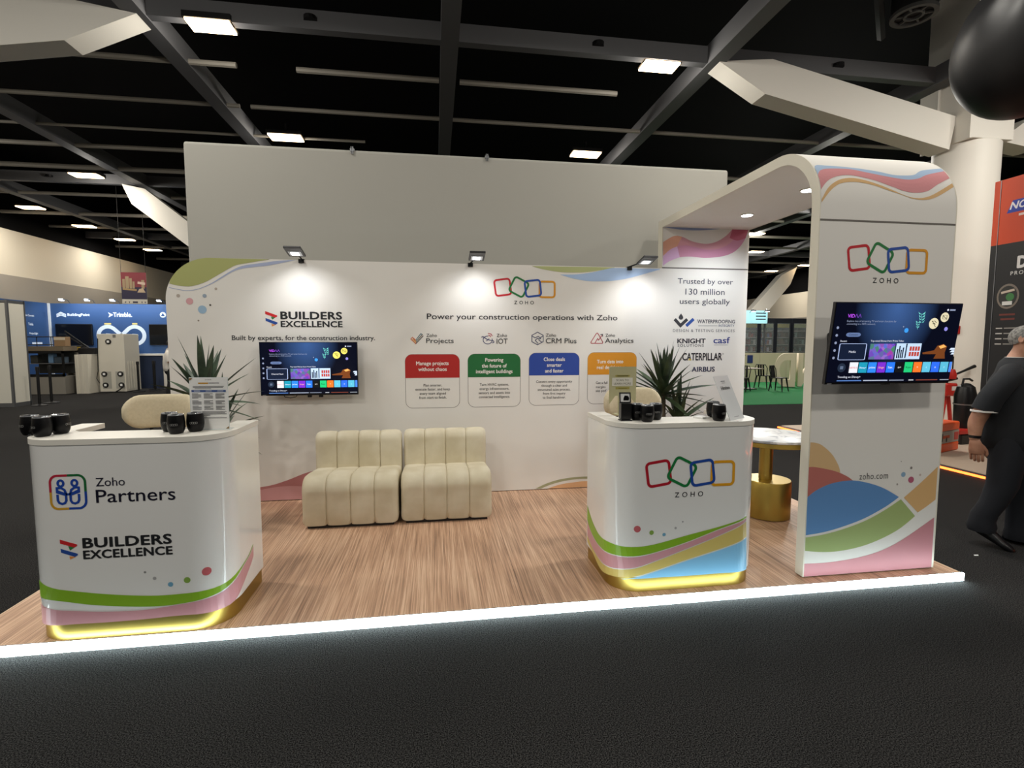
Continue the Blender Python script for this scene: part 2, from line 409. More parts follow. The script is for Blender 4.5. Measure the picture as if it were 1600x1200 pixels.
# ceiling lamps
lamp_glow = mat('lamp_glow', 'ffdcae', .5, emit=14)
def make_lamp(label, loc, size=1.0, power=LAMP_POWER, side=.35):
    t = thing('ceiling_lamp', label, 'lamp', loc, 0, 'hall ceiling lamps')
    MB().bx(-.31*size, .31*size, -.17*size, .17*size, .02, .1, black_metal).bx(-.02, .02, -.02, .02, .1, .3, black_metal).build('housing', t)
    MB().bx(-.285*size, .285*size, -.15*size, .15*size, -.005, .025, lamp_glow).build('diffuser', t)
    if power:
        area_light('lamp_light', (0, 0, -.03), (0, 0, 0), .55*size, .28*size, power, WARM, parent=t)
        point_light('lamp_side_light', (0, 0, -.16), power*side, WARM, .12, parent=t)
    return t
for (x, y), lab, pw in (
    ((-.552, 5.17), 'ceiling lamp highest above the left end of the backdrop wall', 1), ((-.639, 9.11), 'ceiling lamp just over the top edge of the backdrop wall, left half', 1),
    ((6.078, 5.236), 'ceiling lamp near the pointed tip of the right raking strut', 1), ((6.02, 9.105), 'ceiling lamp just over the top edge of the backdrop wall, right half', 1),
    ((-6.571, 12.524), 'ceiling lamp left of the backdrop wall near the strut tip', 1), ((-6.7, 16.28), 'small ceiling lamp beside the rear raking strut', 1),
    ((-10.53, 16.36), 'first ceiling lamp in the row along the cream left wall', .75), ((-10.6, 19.07), 'second ceiling lamp in the row along the cream left wall', 0),
    ((-10.6, 21.62), 'third ceiling lamp in the row along the cream left wall', .75), ((-10.75, 24.1), 'fourth ceiling lamp in the row along the cream left wall', 0),
    ((15.36, 16.57), 'ceiling lamp half behind the arch post, uppermost in the gap', 2), ((17.92, 20.33), 'ceiling lamp beside the rear panel of the arch', 3), ((22.98, 26.32), 'ceiling lamp low in the gap, above the far strut', 1),
    ((23.37, 23.89), 'ceiling lamp in the gap touching the arch post', 0)):
    make_lamp(lab, (x, y, 6.0), 1.0 if y < 8 else 1.15, LAMP_POWER*pw, .04 if x < -9 or x > 20 else .35)

# small details under the roof
t = thing('air_diffuser', 'round grey air diffuser high up left of the black balloon', 'vent', (9.66, 4.25, 6.5))
m = MB()
for r0, r1 in ((.30, .24), (.13, .1)):
    m.lathe([(r0, 0), (r0, .05), (r1, .05), (r1, 0), (r0, 0)], mat('vent_grey', '50504e', .6), n=40, cap=False)
m.build('ring', t, True)
for k in range(6): MB().bx(-.012, .012, .1, .25, .01, .04, MATS['vent_grey'], Matrix.Rotation(k*PI/3, 4, 'Z')).build('spoke', t)
MB().lathe([(.29, .05), (.29, .9)], mat('duct_black', '141416', .7), n=24).build('duct', t, True)

# ------------------------------------------------------------------ raised platform
YW = 2.356
t = thing('platform', 'low oak floored platform edged with white light', 'platform', (3, 0, 0))
MB().bx(-3, 3, .0, 2.62, .0, .048, mat('platform_edge', 'c9ab86', .5)).build('substructure', t)
MB().bx(-3, 3, 0.012, 2.62, .048, .051, oak).build('deck', t)
MB().bx(-3.003, 3.003, -.006, .012, .044, .0512, alu).bx(2.997, 3.006, 0, 2.62, .044, .0512, mat('platform_trim', 'd8bfa0', .5)).bx(-3.006, -2.997, 0, 2.62, .044, .0512, MATS['platform_trim']).build('edge_trim', t)
MB().bx(-3, 3.0, -.022, -.007, .006, .057, led_white).build('light_strip', t)

# ------------------------------------------------------------------ shared artwork
def zoho_logo(m, fn, u0, u1, vc, colors=('c4202c', '1f7a3d', '2450a8', 'e09a22'), word=True, one=None):
    S = (u1-u0)/3.58
    for i, (du, dv, a, o) in enumerate(((.54, .0, 8, .001), (1.46, .03, -27, .0014), (2.27, -.03, 7, .0018), (3.09, -.08, 0, .0016))):
        m.stroke(rrect(u0+S*du, vc+S*dv, .88*S, .88*S, .15*S, math.radians(a)), .105*S, fn, ink(one or colors[i], .4), True, o)
    if word: m.text('ZOHO', fn, ink('26262a', .4), at=(u0+S*1.76, vc-.93*S), cap=.2*S, sp=1.75, bold=.01, o=.001)
def builders_logo(m, fn, icon, b1, b2, dark='16181c'):
    x0, x1, z0, z1 = icon
    def q(pts): return [(x0+(x1-x0)*(a-1390)/160, z1-(z1-z0)*(b-848)/194) for a, b in pts]
    m.poly(q([(1465, 915), (1530, 925), (1480, 957)]), fn, ink('2c7d45'), .0008)
    m.poly(q([(1470, 1010), (1530, 1020), (1475, 1042)]), fn, ink('e2924a'), .0008)
    m.poly(q([(1393, 848), (1548, 902), (1548, 916), (1520, 930), (1393, 886)]), fn, ink('cc2127'), .0012)
    m.poly(q([(1395, 935), (1549, 990), (1549, 1004), (1522, 1019), (1397, 972)]), fn, ink('1f4a9c'), .0012)
    m.text('BUILDERS', fn, ink(dark), b1, bold=.035, sp=1.05); m.text('EXCELLENCE', fn, ink(dark), b2, bold=.035, sp=1.05)
def box_of(a, b):
    """ink box from its upper left and lower right corner"""
    return (a[0], b[0], b[1], a[1])

# ------------------------------------------------------------------ printed display wall
wall = thing('display_wall', 'printed white fabric display wall behind the sofas', 'display wall', (2.94, YW, .05))
def wf(u, v, o=.001): return (u-2.94, -o, max(v, .0595)-.05)
outline = [(5.877, .058), (5.877, 2.4)]+[(.411-.4*math.sin(PI/2*k/16), 2.0+.4*math.cos(PI/2*k/16)) for k in range(17)]+[(.011, .058)]
MB().prism(outline, 0, .1, lambda u, v, d: (u-2.94, d, v-.05), white_wall).build('panel', wall)
m = MB()
# green leaf and blue line, upper left
corner = [(x, z) for x, z in outline[2:18]][::-1]
up = [p for p in corner if p[1] > 2.1568]+[(.9, 2.398), (0.9193,2.3998)]
lo = [(0.0492,2.1568),(0.106,2.1431),(0.1606,2.1351),(0.2435,2.1365),(0.3562,2.1738),(0.4708,2.2412),(0.5861,2.3118),(0.6437,2.3398),(0.758,2.3632),(0.8441,2.3801),(0.9191,2.3938)]
m.ribbon(up, lo, wf, ink('a9ad6c'))
m.ribbon([(0.0448,2.1238),(0.1045,2.1106),(0.1974,2.0973),(0.2978,2.1136),(0.4116,2.1659),(0.498,2.2227),(0.6137,2.2975),(0.7001,2.3351),(0.8147,2.3555),(0.901,2.3694),(0.9878,2.3834),(1.1156,2.3972)], [(0.0446,2.1191),(0.1042,2.1053),(0.1972,2.092),(0.2976,2.1077),(0.4112,2.157),(0.4975,2.209),(0.613,2.2796),(0.699,2.3082),(0.8135,2.3256),(0.8998,2.3365),(0.9867,2.3534),(1.1737,2.3974)], wf, ink('aab4d2'))
# leaf and wave, upper right
m.ribbon([(3.4804,2.3923),(3.6008,2.3924),(3.8034,2.3929),(4.0219,2.395),(4.2154,2.3965),(4.3548,2.3962)], [(3.4804,2.3884),(3.601,2.3599),(3.8038,2.3348),(4.0226,2.3392),(4.2158,2.3662),(4.3549,2.3916)], wf, ink('b4bb82'))
m.ribbon([(3.7768,2.3115),(3.9404,2.3166),(4.1122,2.3397),(4.2852,2.3809),(4.3689,2.3919),(4.6371,2.3909),(4.8588,2.3916)], [(3.7769,2.3088),(3.9066,2.2747),(4.0788,2.2501),(4.2872,2.2538),(4.4623,2.2769),(4.6386,2.3215),(4.8589,2.3862)], wf, ink('a9c3e6'))
# pink hills lower left, arcs lower right
m.ribbon([(0.6616,0.1711),(0.733,0.1903),(0.8819,0.2129),(1.0327,0.2581),(1.1851,0.3165),(1.289,0.3449),(1.4612,0.3904)], [(0.6609,0.1519),(0.7319,0.1616),(0.881,0.1872),(1.0307,0.197),(1.1811,0.1874),(1.2838,0.1701),(1.454,0.1236)], wf, ink('b87878'), o=.0008)
m.ribbon([(0.6609,0.1519),(0.7319,0.1616),(0.881,0.1872),(1.0307,0.197),(1.1811,0.1874),(1.2838,0.1701),(1.454,0.1236)], [(0.6569,0.0497),(0.7277,0.0496),(0.8761,0.0498),(1.0258,0.0499),(1.1768,0.05),(1.2803,0.0505),(1.452,0.0504)], wf, ink('d09a9c'), o=.0008)
m.ribbon([(3.5225,0.0651),(3.6472,0.1181),(3.8217,0.1598),(4.0832,0.1739),(4.3926,0.137),(4.6126,0.0641)], [(3.578,0.0627),(3.6961,0.1043),(3.8711,0.1403),(4.0835,0.1493),(4.3567,0.1172),(4.5613,0.0662)], wf, ink('a5a680'))
m.ribbon([(3.6545,0.0622),(3.7871,0.0984),(3.9278,0.1157),(4.0838,0.1233),(4.3209,0.0975),(4.5028,0.0687)], [(3.6545,0.0553),(3.7875,0.0475),(3.9285,0.0463),(4.0848,0.0453),(4.3217,0.0443),(4.5032,0.0452)], wf, ink('e2b183'))
for px, py, r, h in ((0.1206, 2.046, .016, 'b8ada2'), (0.2164, 1.9957, .031, 'd8a3a8'), (0.3489, 2.0479, .018, '98a8b8'), (0.4513, 2.1142, .012, 'b3a89c'), (0.3236, 1.9195, .038, '9dbcd6'), (0.3948, 1.9626, .009, '555049'), (0.2854, 1.8158, .008, '938b80')):
    m.disc(px, py, r, wf, ink(h))
m.build('pattern', wall, label='coloured leaves, waves and dots printed on the fabric')
m = MB(); builders_logo(m, wf, box_of((0.8774,1.9108), (0.9893,1.764)), box_of((1.021,1.906), (1.5844,1.8353)), box_of((1.0203,1.8168), (1.5885,1.7606))); m.build('logo', wall)
m = MB(); zoho_logo(m, wf, 3.075, 3.7235, 2.1715); m.build('logo', wall)
dk = ink('2b2c30')
m = MB()
m.text('Built by experts, for the construction industry.', wf, dk, box_of((0.5731,1.6785), (1.8964,1.6195)), bold=.012)
m.text('Power your construction operations with Zoho', wf, dk, box_of((2.4068,1.8994), (4.3954,1.8273)), bold=.01)
for s_, b in (('Zoho', box_of((2.3991,1.6985), (2.5036,1.6667))), ('Projects', box_of((2.3972,1.653), (2.6715,1.5901))), ('Zoho', box_of((3.1092,1.7004), (3.2164,1.6679))), ('IOT', box_of((3.1091,1.6514), (3.2217,1.599))),
              ('Zoho', box_of((3.6247,1.7037), (3.7319,1.6708))), ('CRM Plus', box_of((3.6229,1.656), (3.952,1.6029))), ('Zoho', box_of((4.2676,1.7034), (4.3733,1.6719))), ('Analytics', box_of((4.2641,1.6569), (4.5792,1.592)))):
    m.text(s_, wf, dk, b, bold=.004)
m.build('lettering', wall)
# four product marks
m = MB(); w_ = .008
def sp(x0, x1, z0, z1): return lambda a, b: (x0+(x1-x0)*a, z1-(z1-z0)*b)
k = sp(*box_of((2.2439,1.7013), (2.3686,1.5992)))
for h, pts in (('d0704a', [(.0, .55), (.14, .38), (.4, .66)]), ('d0704a', [(.0, .55), (.4, 1), (.42, .8), (.2, .5)]), ('e0b060', [(.12, .55), (.4, .85), (.95, .1)]), ('4a6a72', [(.4, .66), (.8, .02), (.92, .1), (.42, .8)]), ('3a4250', [(.4, 1), (1, .22)])):
    m.stroke([k(*p) for p in pts], w_, wf, ink(h))
k = sp(*box_of((2.9516,1.7058), (3.0825,1.5945)))
m.stroke([k(.5+.36*math.cos(a), .62+.36*math.sin(a)) for a in [2*PI*i/20*.82-.35 for i in range(21)]], w_, wf, ink('474a72'))
m.stroke([k(.0, .38), k(.12, .3), k(.5, .6), k(.95, .7), k(1, .82), k(.86, .9)], w_, wf, ink('474a72')); m.stroke([k(.4, .72), k(.5, .6), k(.62, .5)], w_, wf, ink('474a72'))
m.stroke([k(.55, .2), k(.68, .22), k(.74, .34)], w_, wf, ink('b8485a')); m.stroke([k(.52, .02), k(.75, .06), k(.86, .26)], w_, wf, ink('b8485a'))
k = sp(*box_of((3.4759,1.7178), (3.5961,1.5877)))
m.stroke([k(.5, 0), k(1, .25), k(1, .75), k(.5, 1), k(0, .75), k(0, .25)], w_, wf, ink('4a4f6c'), True)
m.stroke([k(0, .3), k(.3, .45), k(.55, .32), k(.78, .5), k(.62, .55), k(.5, .48), k(.3, .64), k(.55, .9)], w_, wf, ink('4a4f6c')); m.stroke([k(1, .3), k(.72, .44)], w_, wf, ink('4a4f6c')); m.stroke([k(.6, .62), k(.9, .8)], w_, wf, ink('4a4f6c'))
k = sp(*box_of((4.1064,1.7131), (4.2425,1.5975)))
m.stroke([k(.32, .95), k(.05, .95), k(.02, .85), k(.44, .08), k(.52, .02), k(.6, .1), k(.98, .85), k(.95, .95), k(.34, .95), k(.55, .52), k(.64, .66), k(.95, .16)], w_, wf, ink('b0454f')); m.stroke([k(.78, .16), k(.95, .14), k(.96, .34)], w_, wf, ink('474a55'))
m.build('logo', wall)
# four cards
def card(x0, x1, z1, zh, z0, h, head, zbs, cap, body, bzs, bcap, align='C', xl=None):
    m = MB(); r = .07; cx = (x0+x1)/2
    top = [(x0, zh), (x1, zh)]+[(x1-r+r*math.cos(a), z1-r+r*math.sin(a)) for a in [PI/2*i/8 for i in range(9)]]+[(x0+r-r*math.sin(a), z1-r+r*math.cos(a)) for a in [PI/2*i/8 for i in range(9)]]
    m.poly(top, wf, ink(h)).stroke(rrect(cx, (z0+z1)/2, x1-x0, z1-z0, r, n=8), .004, wf, ink('77706a'), True, .0006)
    o = m.build('card', wall, label=None)
    n = MB()
    for s_, z in zip(head, zbs): n.text(s_, wf, ink('f2ede6'), at=(cx if xl is None else xl[0], z), cap=cap, bold=.02, xs=.93, align='C' if xl is None else 'L')
    for s_, z in zip(body, bzs): n.text(s_, wf, ink('3c3a3a'), at=(cx if xl is None else xl[1], z), cap=bcap, bold=.004, xs=.95, align='C' if xl is None else 'L')
    n.build('lettering', o)
card(2.1852, 2.7269, 1.4917, 1.2543, 0.949, 'b3231f', ['Manage projects', 'without chaos'], [1.3839, 1.3243], .039, ['Plan smarter,', 'execute faster, and keep', 'every team aligned', 'from start to finish.'], [1.1678, 1.1268, 1.0838, 1.042], .027)
card(2.8129, 3.3557, 1.4942, 1.2572, 0.9478, '1d6b36', ['Powering', 'the future of', 'intelligent buildings'], [1.4154, 1.3548, 1.2968], .039, ['Turn HVAC systems,', 'energy infrastructure,', 'sensors and assets into', 'connected intelligence.'], [1.1672, 1.1247, 1.0822, 1.0404], .027)
card(3.4475, 3.985, 1.5023, 1.2692, 0.9551, '2747a0', ['Close deals', 'smarter', 'and faster'], [1.4187, 1.3585, 1.2981], .039, ['Convert every opportunity', 'through a clear and', 'structured sales process,', 'from first inquiry', 'to final handover.'], [1.1918, 1.15, 1.1068, 1.0662, 1.0236], .027)
card(4.0773, 4.6181, 1.5059, 1.2708, 0.9588, 'dd9420', ['Turn data into', 'real decisions'], [1.3916, 1.3309], .039, ['Get a full', 'margins', 'site perf'], [1.1714, 1.1282, 1.0869], .027, xl=(4.1792, 4.1696))
# the trusted-by column
ntx = ink('454a58')
m = MB()
m.text('Trusted by over', wf, ntx, box_of((5.064,2.2973), (5.704,2.2229)), bold=.004)
m.text('130 million', wf, ntx, box_of((5.1547,2.1903), (5.6097,2.1256)), bold=.004)
m.text('users globally', wf, ntx, box_of((5.094,2.0825), (5.6743,2.0074)), bold=.004)
m.build('lettering', wall)
m = MB(); a = ink('35363b')
k = sp(*box_of((5.0282,1.9235), (5.2724,1.7787)))
m.stroke([k(.05, .42), k(.33, .9), k(.64, .42)], .034, wf, a); m.stroke([k(.6, .92), k(.94, .4)], .034, wf, ink('2d55a5'))
m.poly([k(.34, 0), k(.43, .2), k(.45, .34), k(.4, .44), k(.34, .47), k(.28, .44), k(.23, .34), k(.25, .2)], wf, a)
m.text('WATERPROOFING', wf, ink('4a4d58'), box_of((5.3019,1.8589), (5.7419,1.82)), bold=.02)
m.text('INTEGRITY', wf, ink('4a5878'), box_of((5.551,1.8078), (5.738,1.7822)), bold=.01)
m.stroke([(5.3128,1.7927), (5.5387,1.7938)], .004, wf, ink('777a80'))
m.text('DESIGN & TESTING SERVICES', wf, ink('5a5c62'), box_of((5.0239,1.7549), (5.7417,1.7249)), sp=1.25)
m.build('logo', wall)
m = MB(); m.text('KNIGHT', wf, ink('2f3038'), box_of((5.0781,1.6525), (5.4024,1.6035)), bold=.03); m.text('SOLUTIONS', wf, ink('3c3e46'), box_of((5.0812,1.5925), (5.3842,1.5652)), sp=1.3, bold=.01); m.build('logo', wall)
m = MB(); m.text('casf', wf, ink('3f4c8c'), box_of((5.4978,1.6698), (5.6892,1.6028)), bold=.02); m.stroke([(5.5044,1.5846), (5.667,1.5845)], .004, wf, ink('8a8f9c')); m.build('logo', wall)
m = MB(); m.text('CATERPILLAR', wf, ink('222126'), box_of((5.1415,1.4961), (5.6024,1.4174)), bold=.03)
m.poly([(5.2067,1.4193), (5.2461,1.4191), (5.2253,1.4429)], wf, ink('e2c640'), .002); m.stroke(rrect(5.6144, 1.4863, .012, .012, .006), .003, wf, ink('666666'), True); m.build('logo', wall)
m = MB(); m.text('AIRBUS', wf, ink('2f3350'), box_of((5.2536,1.3451), (5.5204,1.2932)), bold=.03); m.build('logo', wall)

# ------------------------------------------------------------------ plain backdrop wall behind it
t = thing('backdrop_wall', 'tall plain grey-white wall rising behind the display wall', 'wall', (2.945, 2.75, 0))
MB().rbx(-2.875, 2.875, -.045, .15, .0, 3.575, .03, mat('backdrop_fabric', 'aeaca4', .9, bump=(240, .05))).build('panel', t)
for x in (-1.2751, 0.1072):
    MB().bx(x-.02, x+.02, -.055, .0, 3.555, 3.583, alu).bx(x-.012, x-.004, -.06, -.05, 3.53, 3.6, alu).bx(x+.004, x+.012, -.06, -.05, 3.53, 3.6, alu).build('clip', t)

# ------------------------------------------------------------------ arch
XA, XB, YP = 4.885, 5.872, .09
AR, AT, TH = .42, 2.90, .07
arch = thing('archway', 'white printed arch curving from the rear wall to a front post', 'arch', (5.38, .1, .05))
def prof(s):
    """outer face of the post and hood: height along the face -> y, z, outward normal"""
    a = AT-AR-.05
    if s < a: return YP, .05+s, -1, 0
    q = (s-a)/AR
    if q < PI/2: return YP+AR-AR*math.cos(q), AT-AR+AR*math.sin(q), -math.cos(q), math.sin(q)
    return YP+AR+(s-a-AR*PI/2), AT, 0, 1
def af(u, s, o=.001):
    y, z, ny, nz = prof(s); return (u-5.38, y+ny*o-.1, z+nz*o-.05)
def pf(u, v, o=.001): return (u-5.38, YP-o-.1, max(v, .0595)-.05)
trim_cream = mat('cream_edge', 'e4dfcf', .5)
ZS = 2.379
MB().bx(XA-5.38, XB-5.38, YP-.1, YP+TH-.1, .0085, ZS-.05-.003, white_wall).build('post_panel', arch)
outer = [(prof(s)[0], prof(s)[1]) for s in [ZS+.003-.05]+[AT-AR-.05+AR*PI/2*k/16 for k in range(17)]]+[(YW, AT)]
inner = [(YW, AT-TH)]+[(YP+AR-(AR-TH)*math.cos(PI/2*k/16), AT-AR+(AR-TH)*math.sin(PI/2*k/16)) for k in range(16, -1, -1)]+[(YP+TH, ZS+.003)]
MB().prism(outer+inner, XA, XB, lambda u, v, d: (d-5.38, u-.1, v-.05), white_wall).build('hood', arch, True)
MB().bx(XA-5.38, XB-5.38, YW-.1, YW, 2.41-.05, AT-.05, white_wall).build('rear_panel', arch)
# cream edge strip along the left side of post, hood and rear panel
def edge(x0, x1):
    o2 = [(YP-.002, .0585)]+[(prof(s)[0]-.002*0, prof(s)[1]) for s in [AT-AR-.05+AR*PI/2*k/16 for k in range(17)]]+[(YW+.1, AT+.002), (YW+.1, 2.405), (YW-.0, 2.405)]
    i2 = [(YW-.0, AT-TH-.003)]+[(YP+AR-(AR-TH)*math.cos(PI/2*k/16), AT-AR+(AR-TH)*math.sin(PI/2*k/16)) for k in range(16, -1, -1)]+[(YP+TH+.002, .0585)]
    return MB().prism(o2+i2, x0, x1, lambda u, v, d: (d-5.38, u-.1, v-.05), trim_cream)
edge(XA-.006, XA+.002).build('edge_strip', arch, True)
edge(XB-.002, XB+.006).build('edge_strip', arch, True)
MB().bx(XA-5.38, XB-5.38, YP-.1-.001, YP-.1+.01, ZS-.056, ZS-.05+.006, mat('seam_grey', '6f6a64', .8)).build('seam', arch)
MB().bx(XA-5.38, XB-5.38, YW-.1-.001, YW-.1+.01, 2.398-.05, 2.412-.05, MATS['seam_grey']).build('seam', arch)
m = MB()   # hood print
m.ribbon([(4.889,2.6779),(4.9072,2.7108),(4.9745,2.7121),(5.0488,2.7117),(5.1945,2.7018),(5.3364,2.6813),(5.4396,2.6564),(5.5241,2.6555),(5.608,2.668),(5.6908,2.717),(5.868,2.759)], [(4.889,2.62),(4.9142,2.6577),(4.9588,2.6771),(5.0369,2.6862),(5.1499,2.6877),(5.2529,2.6654),(5.3932,2.6377),(5.5249,2.6213),(5.6242,2.6362),(5.7058,2.6748),(5.868,2.7252)], af, ink('a3bbd8'))
m.ribbon([(4.889,2.62),(4.9142,2.6577),(4.9588,2.6771),(5.0369,2.6862),(5.1499,2.6877),(5.2529,2.6654),(5.3932,2.6377),(5.5249,2.6213),(5.6242,2.6362),(5.7058,2.6748),(5.868,2.7252)], [(4.889,2.5152),(4.9215,2.5562),(4.9664,2.5928),(5.0339,2.6213),(5.1121,2.6331),(5.1982,2.6229),(5.302,2.5958),(5.4055,2.5587),(5.4987,2.5301),(5.5747,2.525),(5.663,2.5415),(5.7477,2.5922),(5.868,2.654)], af, ink('d08a8e'))
m.ribbon([(4.889,2.4523),(4.9385,2.5283),(5.0155,2.5839),(5.0963,2.6084),(5.1704,2.607),(5.2614,2.5857),(5.3654,2.5492),(5.4725,2.5076),(5.5473,2.49),(5.6247,2.4934),(5.706,2.5217),(5.868,2.6103)], [(4.889,2.4332),(4.9507,2.5081),(5.0167,2.5574),(5.0873,2.5762),(5.1625,2.5803),(5.2562,2.5661),(5.3625,2.5345),(5.4721,2.5041),(5.5468,2.4832),(5.6392,2.4802),(5.727,2.5048),(5.868,2.5812)], af, ink('d5ac74'))
m.build('pattern', arch, label='pastel ribbons over the curved hood')
m = MB()   # rear panel print
m2 = lambda u, v, o=.001: (u-5.38, YW-o-.1, v-.05)
A_ = [(4.8878,2.6718),(5.0049,2.7379),(5.0998,2.734),(5.2242,2.6874),(5.3753,2.6681),(5.5,2.6953),(5.6092,2.7629),(5.6768,2.8328)]
B_ = [(4.8939,2.4273),(4.972,2.4794),(5.0797,2.5189),(5.2034,2.5286),(5.3801,2.5194),(5.5872,2.5449),(5.7273,2.6064),(5.8209,2.7175),(5.8653,2.832)]
C_ = [(4.8914,2.5277),(4.9689,2.5966),(5.0475,2.6322),(5.1488,2.645),(5.2515,2.631),(5.3846,2.6076),(5.5396,2.6253),(5.6714,2.6969),(5.7713,2.829)]
m.ribbon(A_, C_, m2, ink('d59aa6')); m.ribbon(C_, B_, m2, ink('cf8fae'))
m.ribbon([(4.8878,2.6718),(5.0049,2.7379),(5.0998,2.734)], [(4.8914,2.5277),(4.9689,2.5966),(5.0475,2.6322)], m2, ink('dfa58c'), o=.0015)
m.ribbon([(4.8914,2.5277),(4.9689,2.5966),(5.0475,2.6322)], [(4.8939,2.4273),(4.972,2.4794),(5.0797,2.5189)], m2, ink('dfb4dc'), o=.0015)
m.ribbon([(5.6768,2.8328),(5.7712,2.8324),(5.8616,2.8319)], [(5.6474,2.7369),(5.7383,2.7124),(5.835,2.7425)], m2, ink('c0607a'), o=.0013)
m.ribbon([(4.8837,2.8371),(5.0563,2.8361),(5.2745,2.8366),(5.5545,2.8356)], [(4.8838,2.8305),(5.0571,2.8095),(5.2754,2.8064),(5.5547,2.8315)], m2, ink('8f9ec8'))
m.build('pattern', arch, label='pink and lilac wave on the rear panel')
m = MB()   # post print
m.ribbon([(4.891,0.9619),(4.9316,0.9576),(4.979,0.9382),(5.0523,0.8775),(5.1036,0.801),(5.1179,0.7576)], [(4.887,0.7929),(4.917,0.795),(4.9755,0.7875),(5.0464,0.7742),(5.0941,0.7606),(5.1206,0.751)], pf, ink('dcb887'), o=.0008)
m.ribbon([(4.8868,0.7982),(4.9168,0.7992),(4.9754,0.7896),(5.0822,0.7643),(5.1669,0.7288),(5.2164,0.6966)], [(4.8866,0.5977),(4.9483,0.6411),(5.04,0.678),(5.1335,0.6924),(5.1808,0.6948),(5.2188,0.6954)], pf, ink('bd6f66'), o=.0010)
m.ribbon([(4.8866,0.5977),(4.9483,0.6411),(5.04,0.678),(5.1333,0.6946),(5.2283,0.6961),(5.3499,0.6705),(5.4617,0.6298),(5.5699,0.57)], [(4.8892,0.3421),(5.0223,0.3563),(5.163,0.3868),(5.3165,0.4335),(5.4582,0.498),(5.5172,0.5316),(5.5525,0.5542),(5.5725,0.5688)], pf, ink('5f8fc6'), o=.0012)
m.ribbon([(4.8865,0.326),(5.0232,0.3399),(5.1759,0.3718),(5.3295,0.4185),(5.4714,0.4841),(5.5896,0.5525)], [(4.8887,0.2355),(5.0178,0.2199),(5.1488,0.2195),(5.3041,0.2409),(5.4479,0.2824),(5.5915,0.3468),(5.7077,0.43)], pf, ink('a3b573'))
m.ribbon([(5.6112,0.5626),(5.7311,0.657),(5.8618,0.7682)], [(5.7272,0.4536),(5.7933,0.4928),(5.8605,0.5378)], pf, ink('dcb27a'))
m.ribbon([(4.8873,0.1482),(5.0337,0.1452),(5.1886,0.1539),(5.3327,0.1725),(5.4773,0.2081),(5.6337,0.2772),(5.8599,0.4132)], [(4.8847,0.0606),(5.0386,0.0566),(5.1944,0.0535),(5.3403,0.0502),(5.4879,0.048),(5.6499,0.046),(5.8636,0.0463)], pf, ink('c98890'))
for (u, v), r, h in (((5.5965,0.7228), .017, '8fb0cc'), ((5.6585,0.6843), .022, 'b8607a'), ((5.6547,0.7658), .009, '8a8580'), ((5.7269,0.7147), .008, 'c9b8ae'), ((5.5539,0.6568), .007, 'a9a29a'), ((5.574,0.8125), .004, 'aaa49c')):
    m.disc(u, v, r, pf, ink(h))
m.build('pattern', arch, label='pastel hills and dots at the foot of the post')
m = MB(); zoho_logo(m, pf, 5.083, 5.6788, 2.1482); m.build('logo', arch)
m = MB(); m.text('zoho.com', pf, ink('4c4a48'), box_of((5.2636,0.7443), (5.479,0.6998)), sp=1.12); m.build('lettering', arch)
for y in (1.746, .933):
    o = MB().lathe([(.0, 0), (.062, 0), (.062, -.008), (.05, -.01)], white_paint, (.07, y-.1, AT-TH-.05), 24).build('downlight', arch, True)
    MB().lathe([(0, -.011), (.048, -.011)], mat('downlight_glow', 'f4f8ff', .5, emit=30), (.07, y-.1, AT-TH-.05), 24, cap=False).build('lens', o)
    spot_light('downlight_beam', (5.45, y, AT-TH-.03), (5.45, y+.15, 0), 38, 2.7, .7, (.86, .93, 1), .05)

# ------------------------------------------------------------------ arm lights clamped on top of the wall
def arm_light(x, head_x, label):
    t = thing('arm_spotlight', label, 'spotlight', (x, YW, 2.4), 0, 'arm lights along the top of the display wall')
    dx = head_x-x
    MB().bx(-.025, .025, -.012, .05, -.03, .008, black_metal).build('clamp', t)
    MB().tube([(0, .02, .008), (dx*.4, -.06, .018), (dx*.8, -.18, .022)], .007, black_metal, 8).build('arm', t, True)
    R = Matrix.Translation((dx, -.27, .03)) @ Matrix.Rotation(math.radians(-13), 4, 'X')
    MB().rbx(-.075, .075, -.1, .1, -.006, .014, .005, mat('lamp_grey', '3a3a3c', .4, .5), R).build('lamp_head', t)
    MB().bx(-.055, .055, -.02, .075, -.0085, -.0065, mat('lamp_plate', 'b9bcc0', .3, .8), R).bx(-.035, .03, .0, .055, -.0105, -.0085, mat('arm_lamp_glow', 'f6f8ff', .5, emit=16), R).build('lens', t)
    spot_light('arm_light_beam', (dx, -.36, -.005), (dx*1.0, .0, -.80), 12, math.radians(124), 1, (.97, .98, 1), .06, parent=t)
arm_light(1.225, 1.235, 'clamped black arm light above the left screen'); arm_light(2.845, 2.89, 'clamped black arm light left of the ringed logo'); arm_light(4.52, 4.60, 'clamped black arm light beside the rear arch panel')

# ------------------------------------------------------------------ two counters
CW, CD, CR = 1.0, .56, .2
CT = 2*(CD-CR)+PI*CR+CW-2*CR
def cpath(s, w=CW, d=CD, r=CR):
    a = d-r; q = PI*r/2; fl = w-2*r
    if s < a: return (-w/2, d-s, -1, 0)
    s -= a
    if s < q: t = s/r; return (-w/2+r-r*math.cos(t), r-r*math.sin(t), -math.cos(t), -math.sin(t))
    s -= q
    if s < fl: return (-w/2+r+s, 0, 0, -1)
    s -= fl
    if s < q: t = s/r; return (w/2-r+r*math.sin(t), r-r*math.cos(t), math.sin(t), -math.cos(t))
    s -= q
    return (w/2, r+s, 1, 0)
SS = [0, .18]+[CD-CR+PI*CR/2*k/14 for k in range(15)]+[CD-CR+PI*CR/2+.3]+[CD-CR+PI*CR/2+CW-2*CR+PI*CR/2*k/14 for k in range(15)]+[CT-.18, CT]
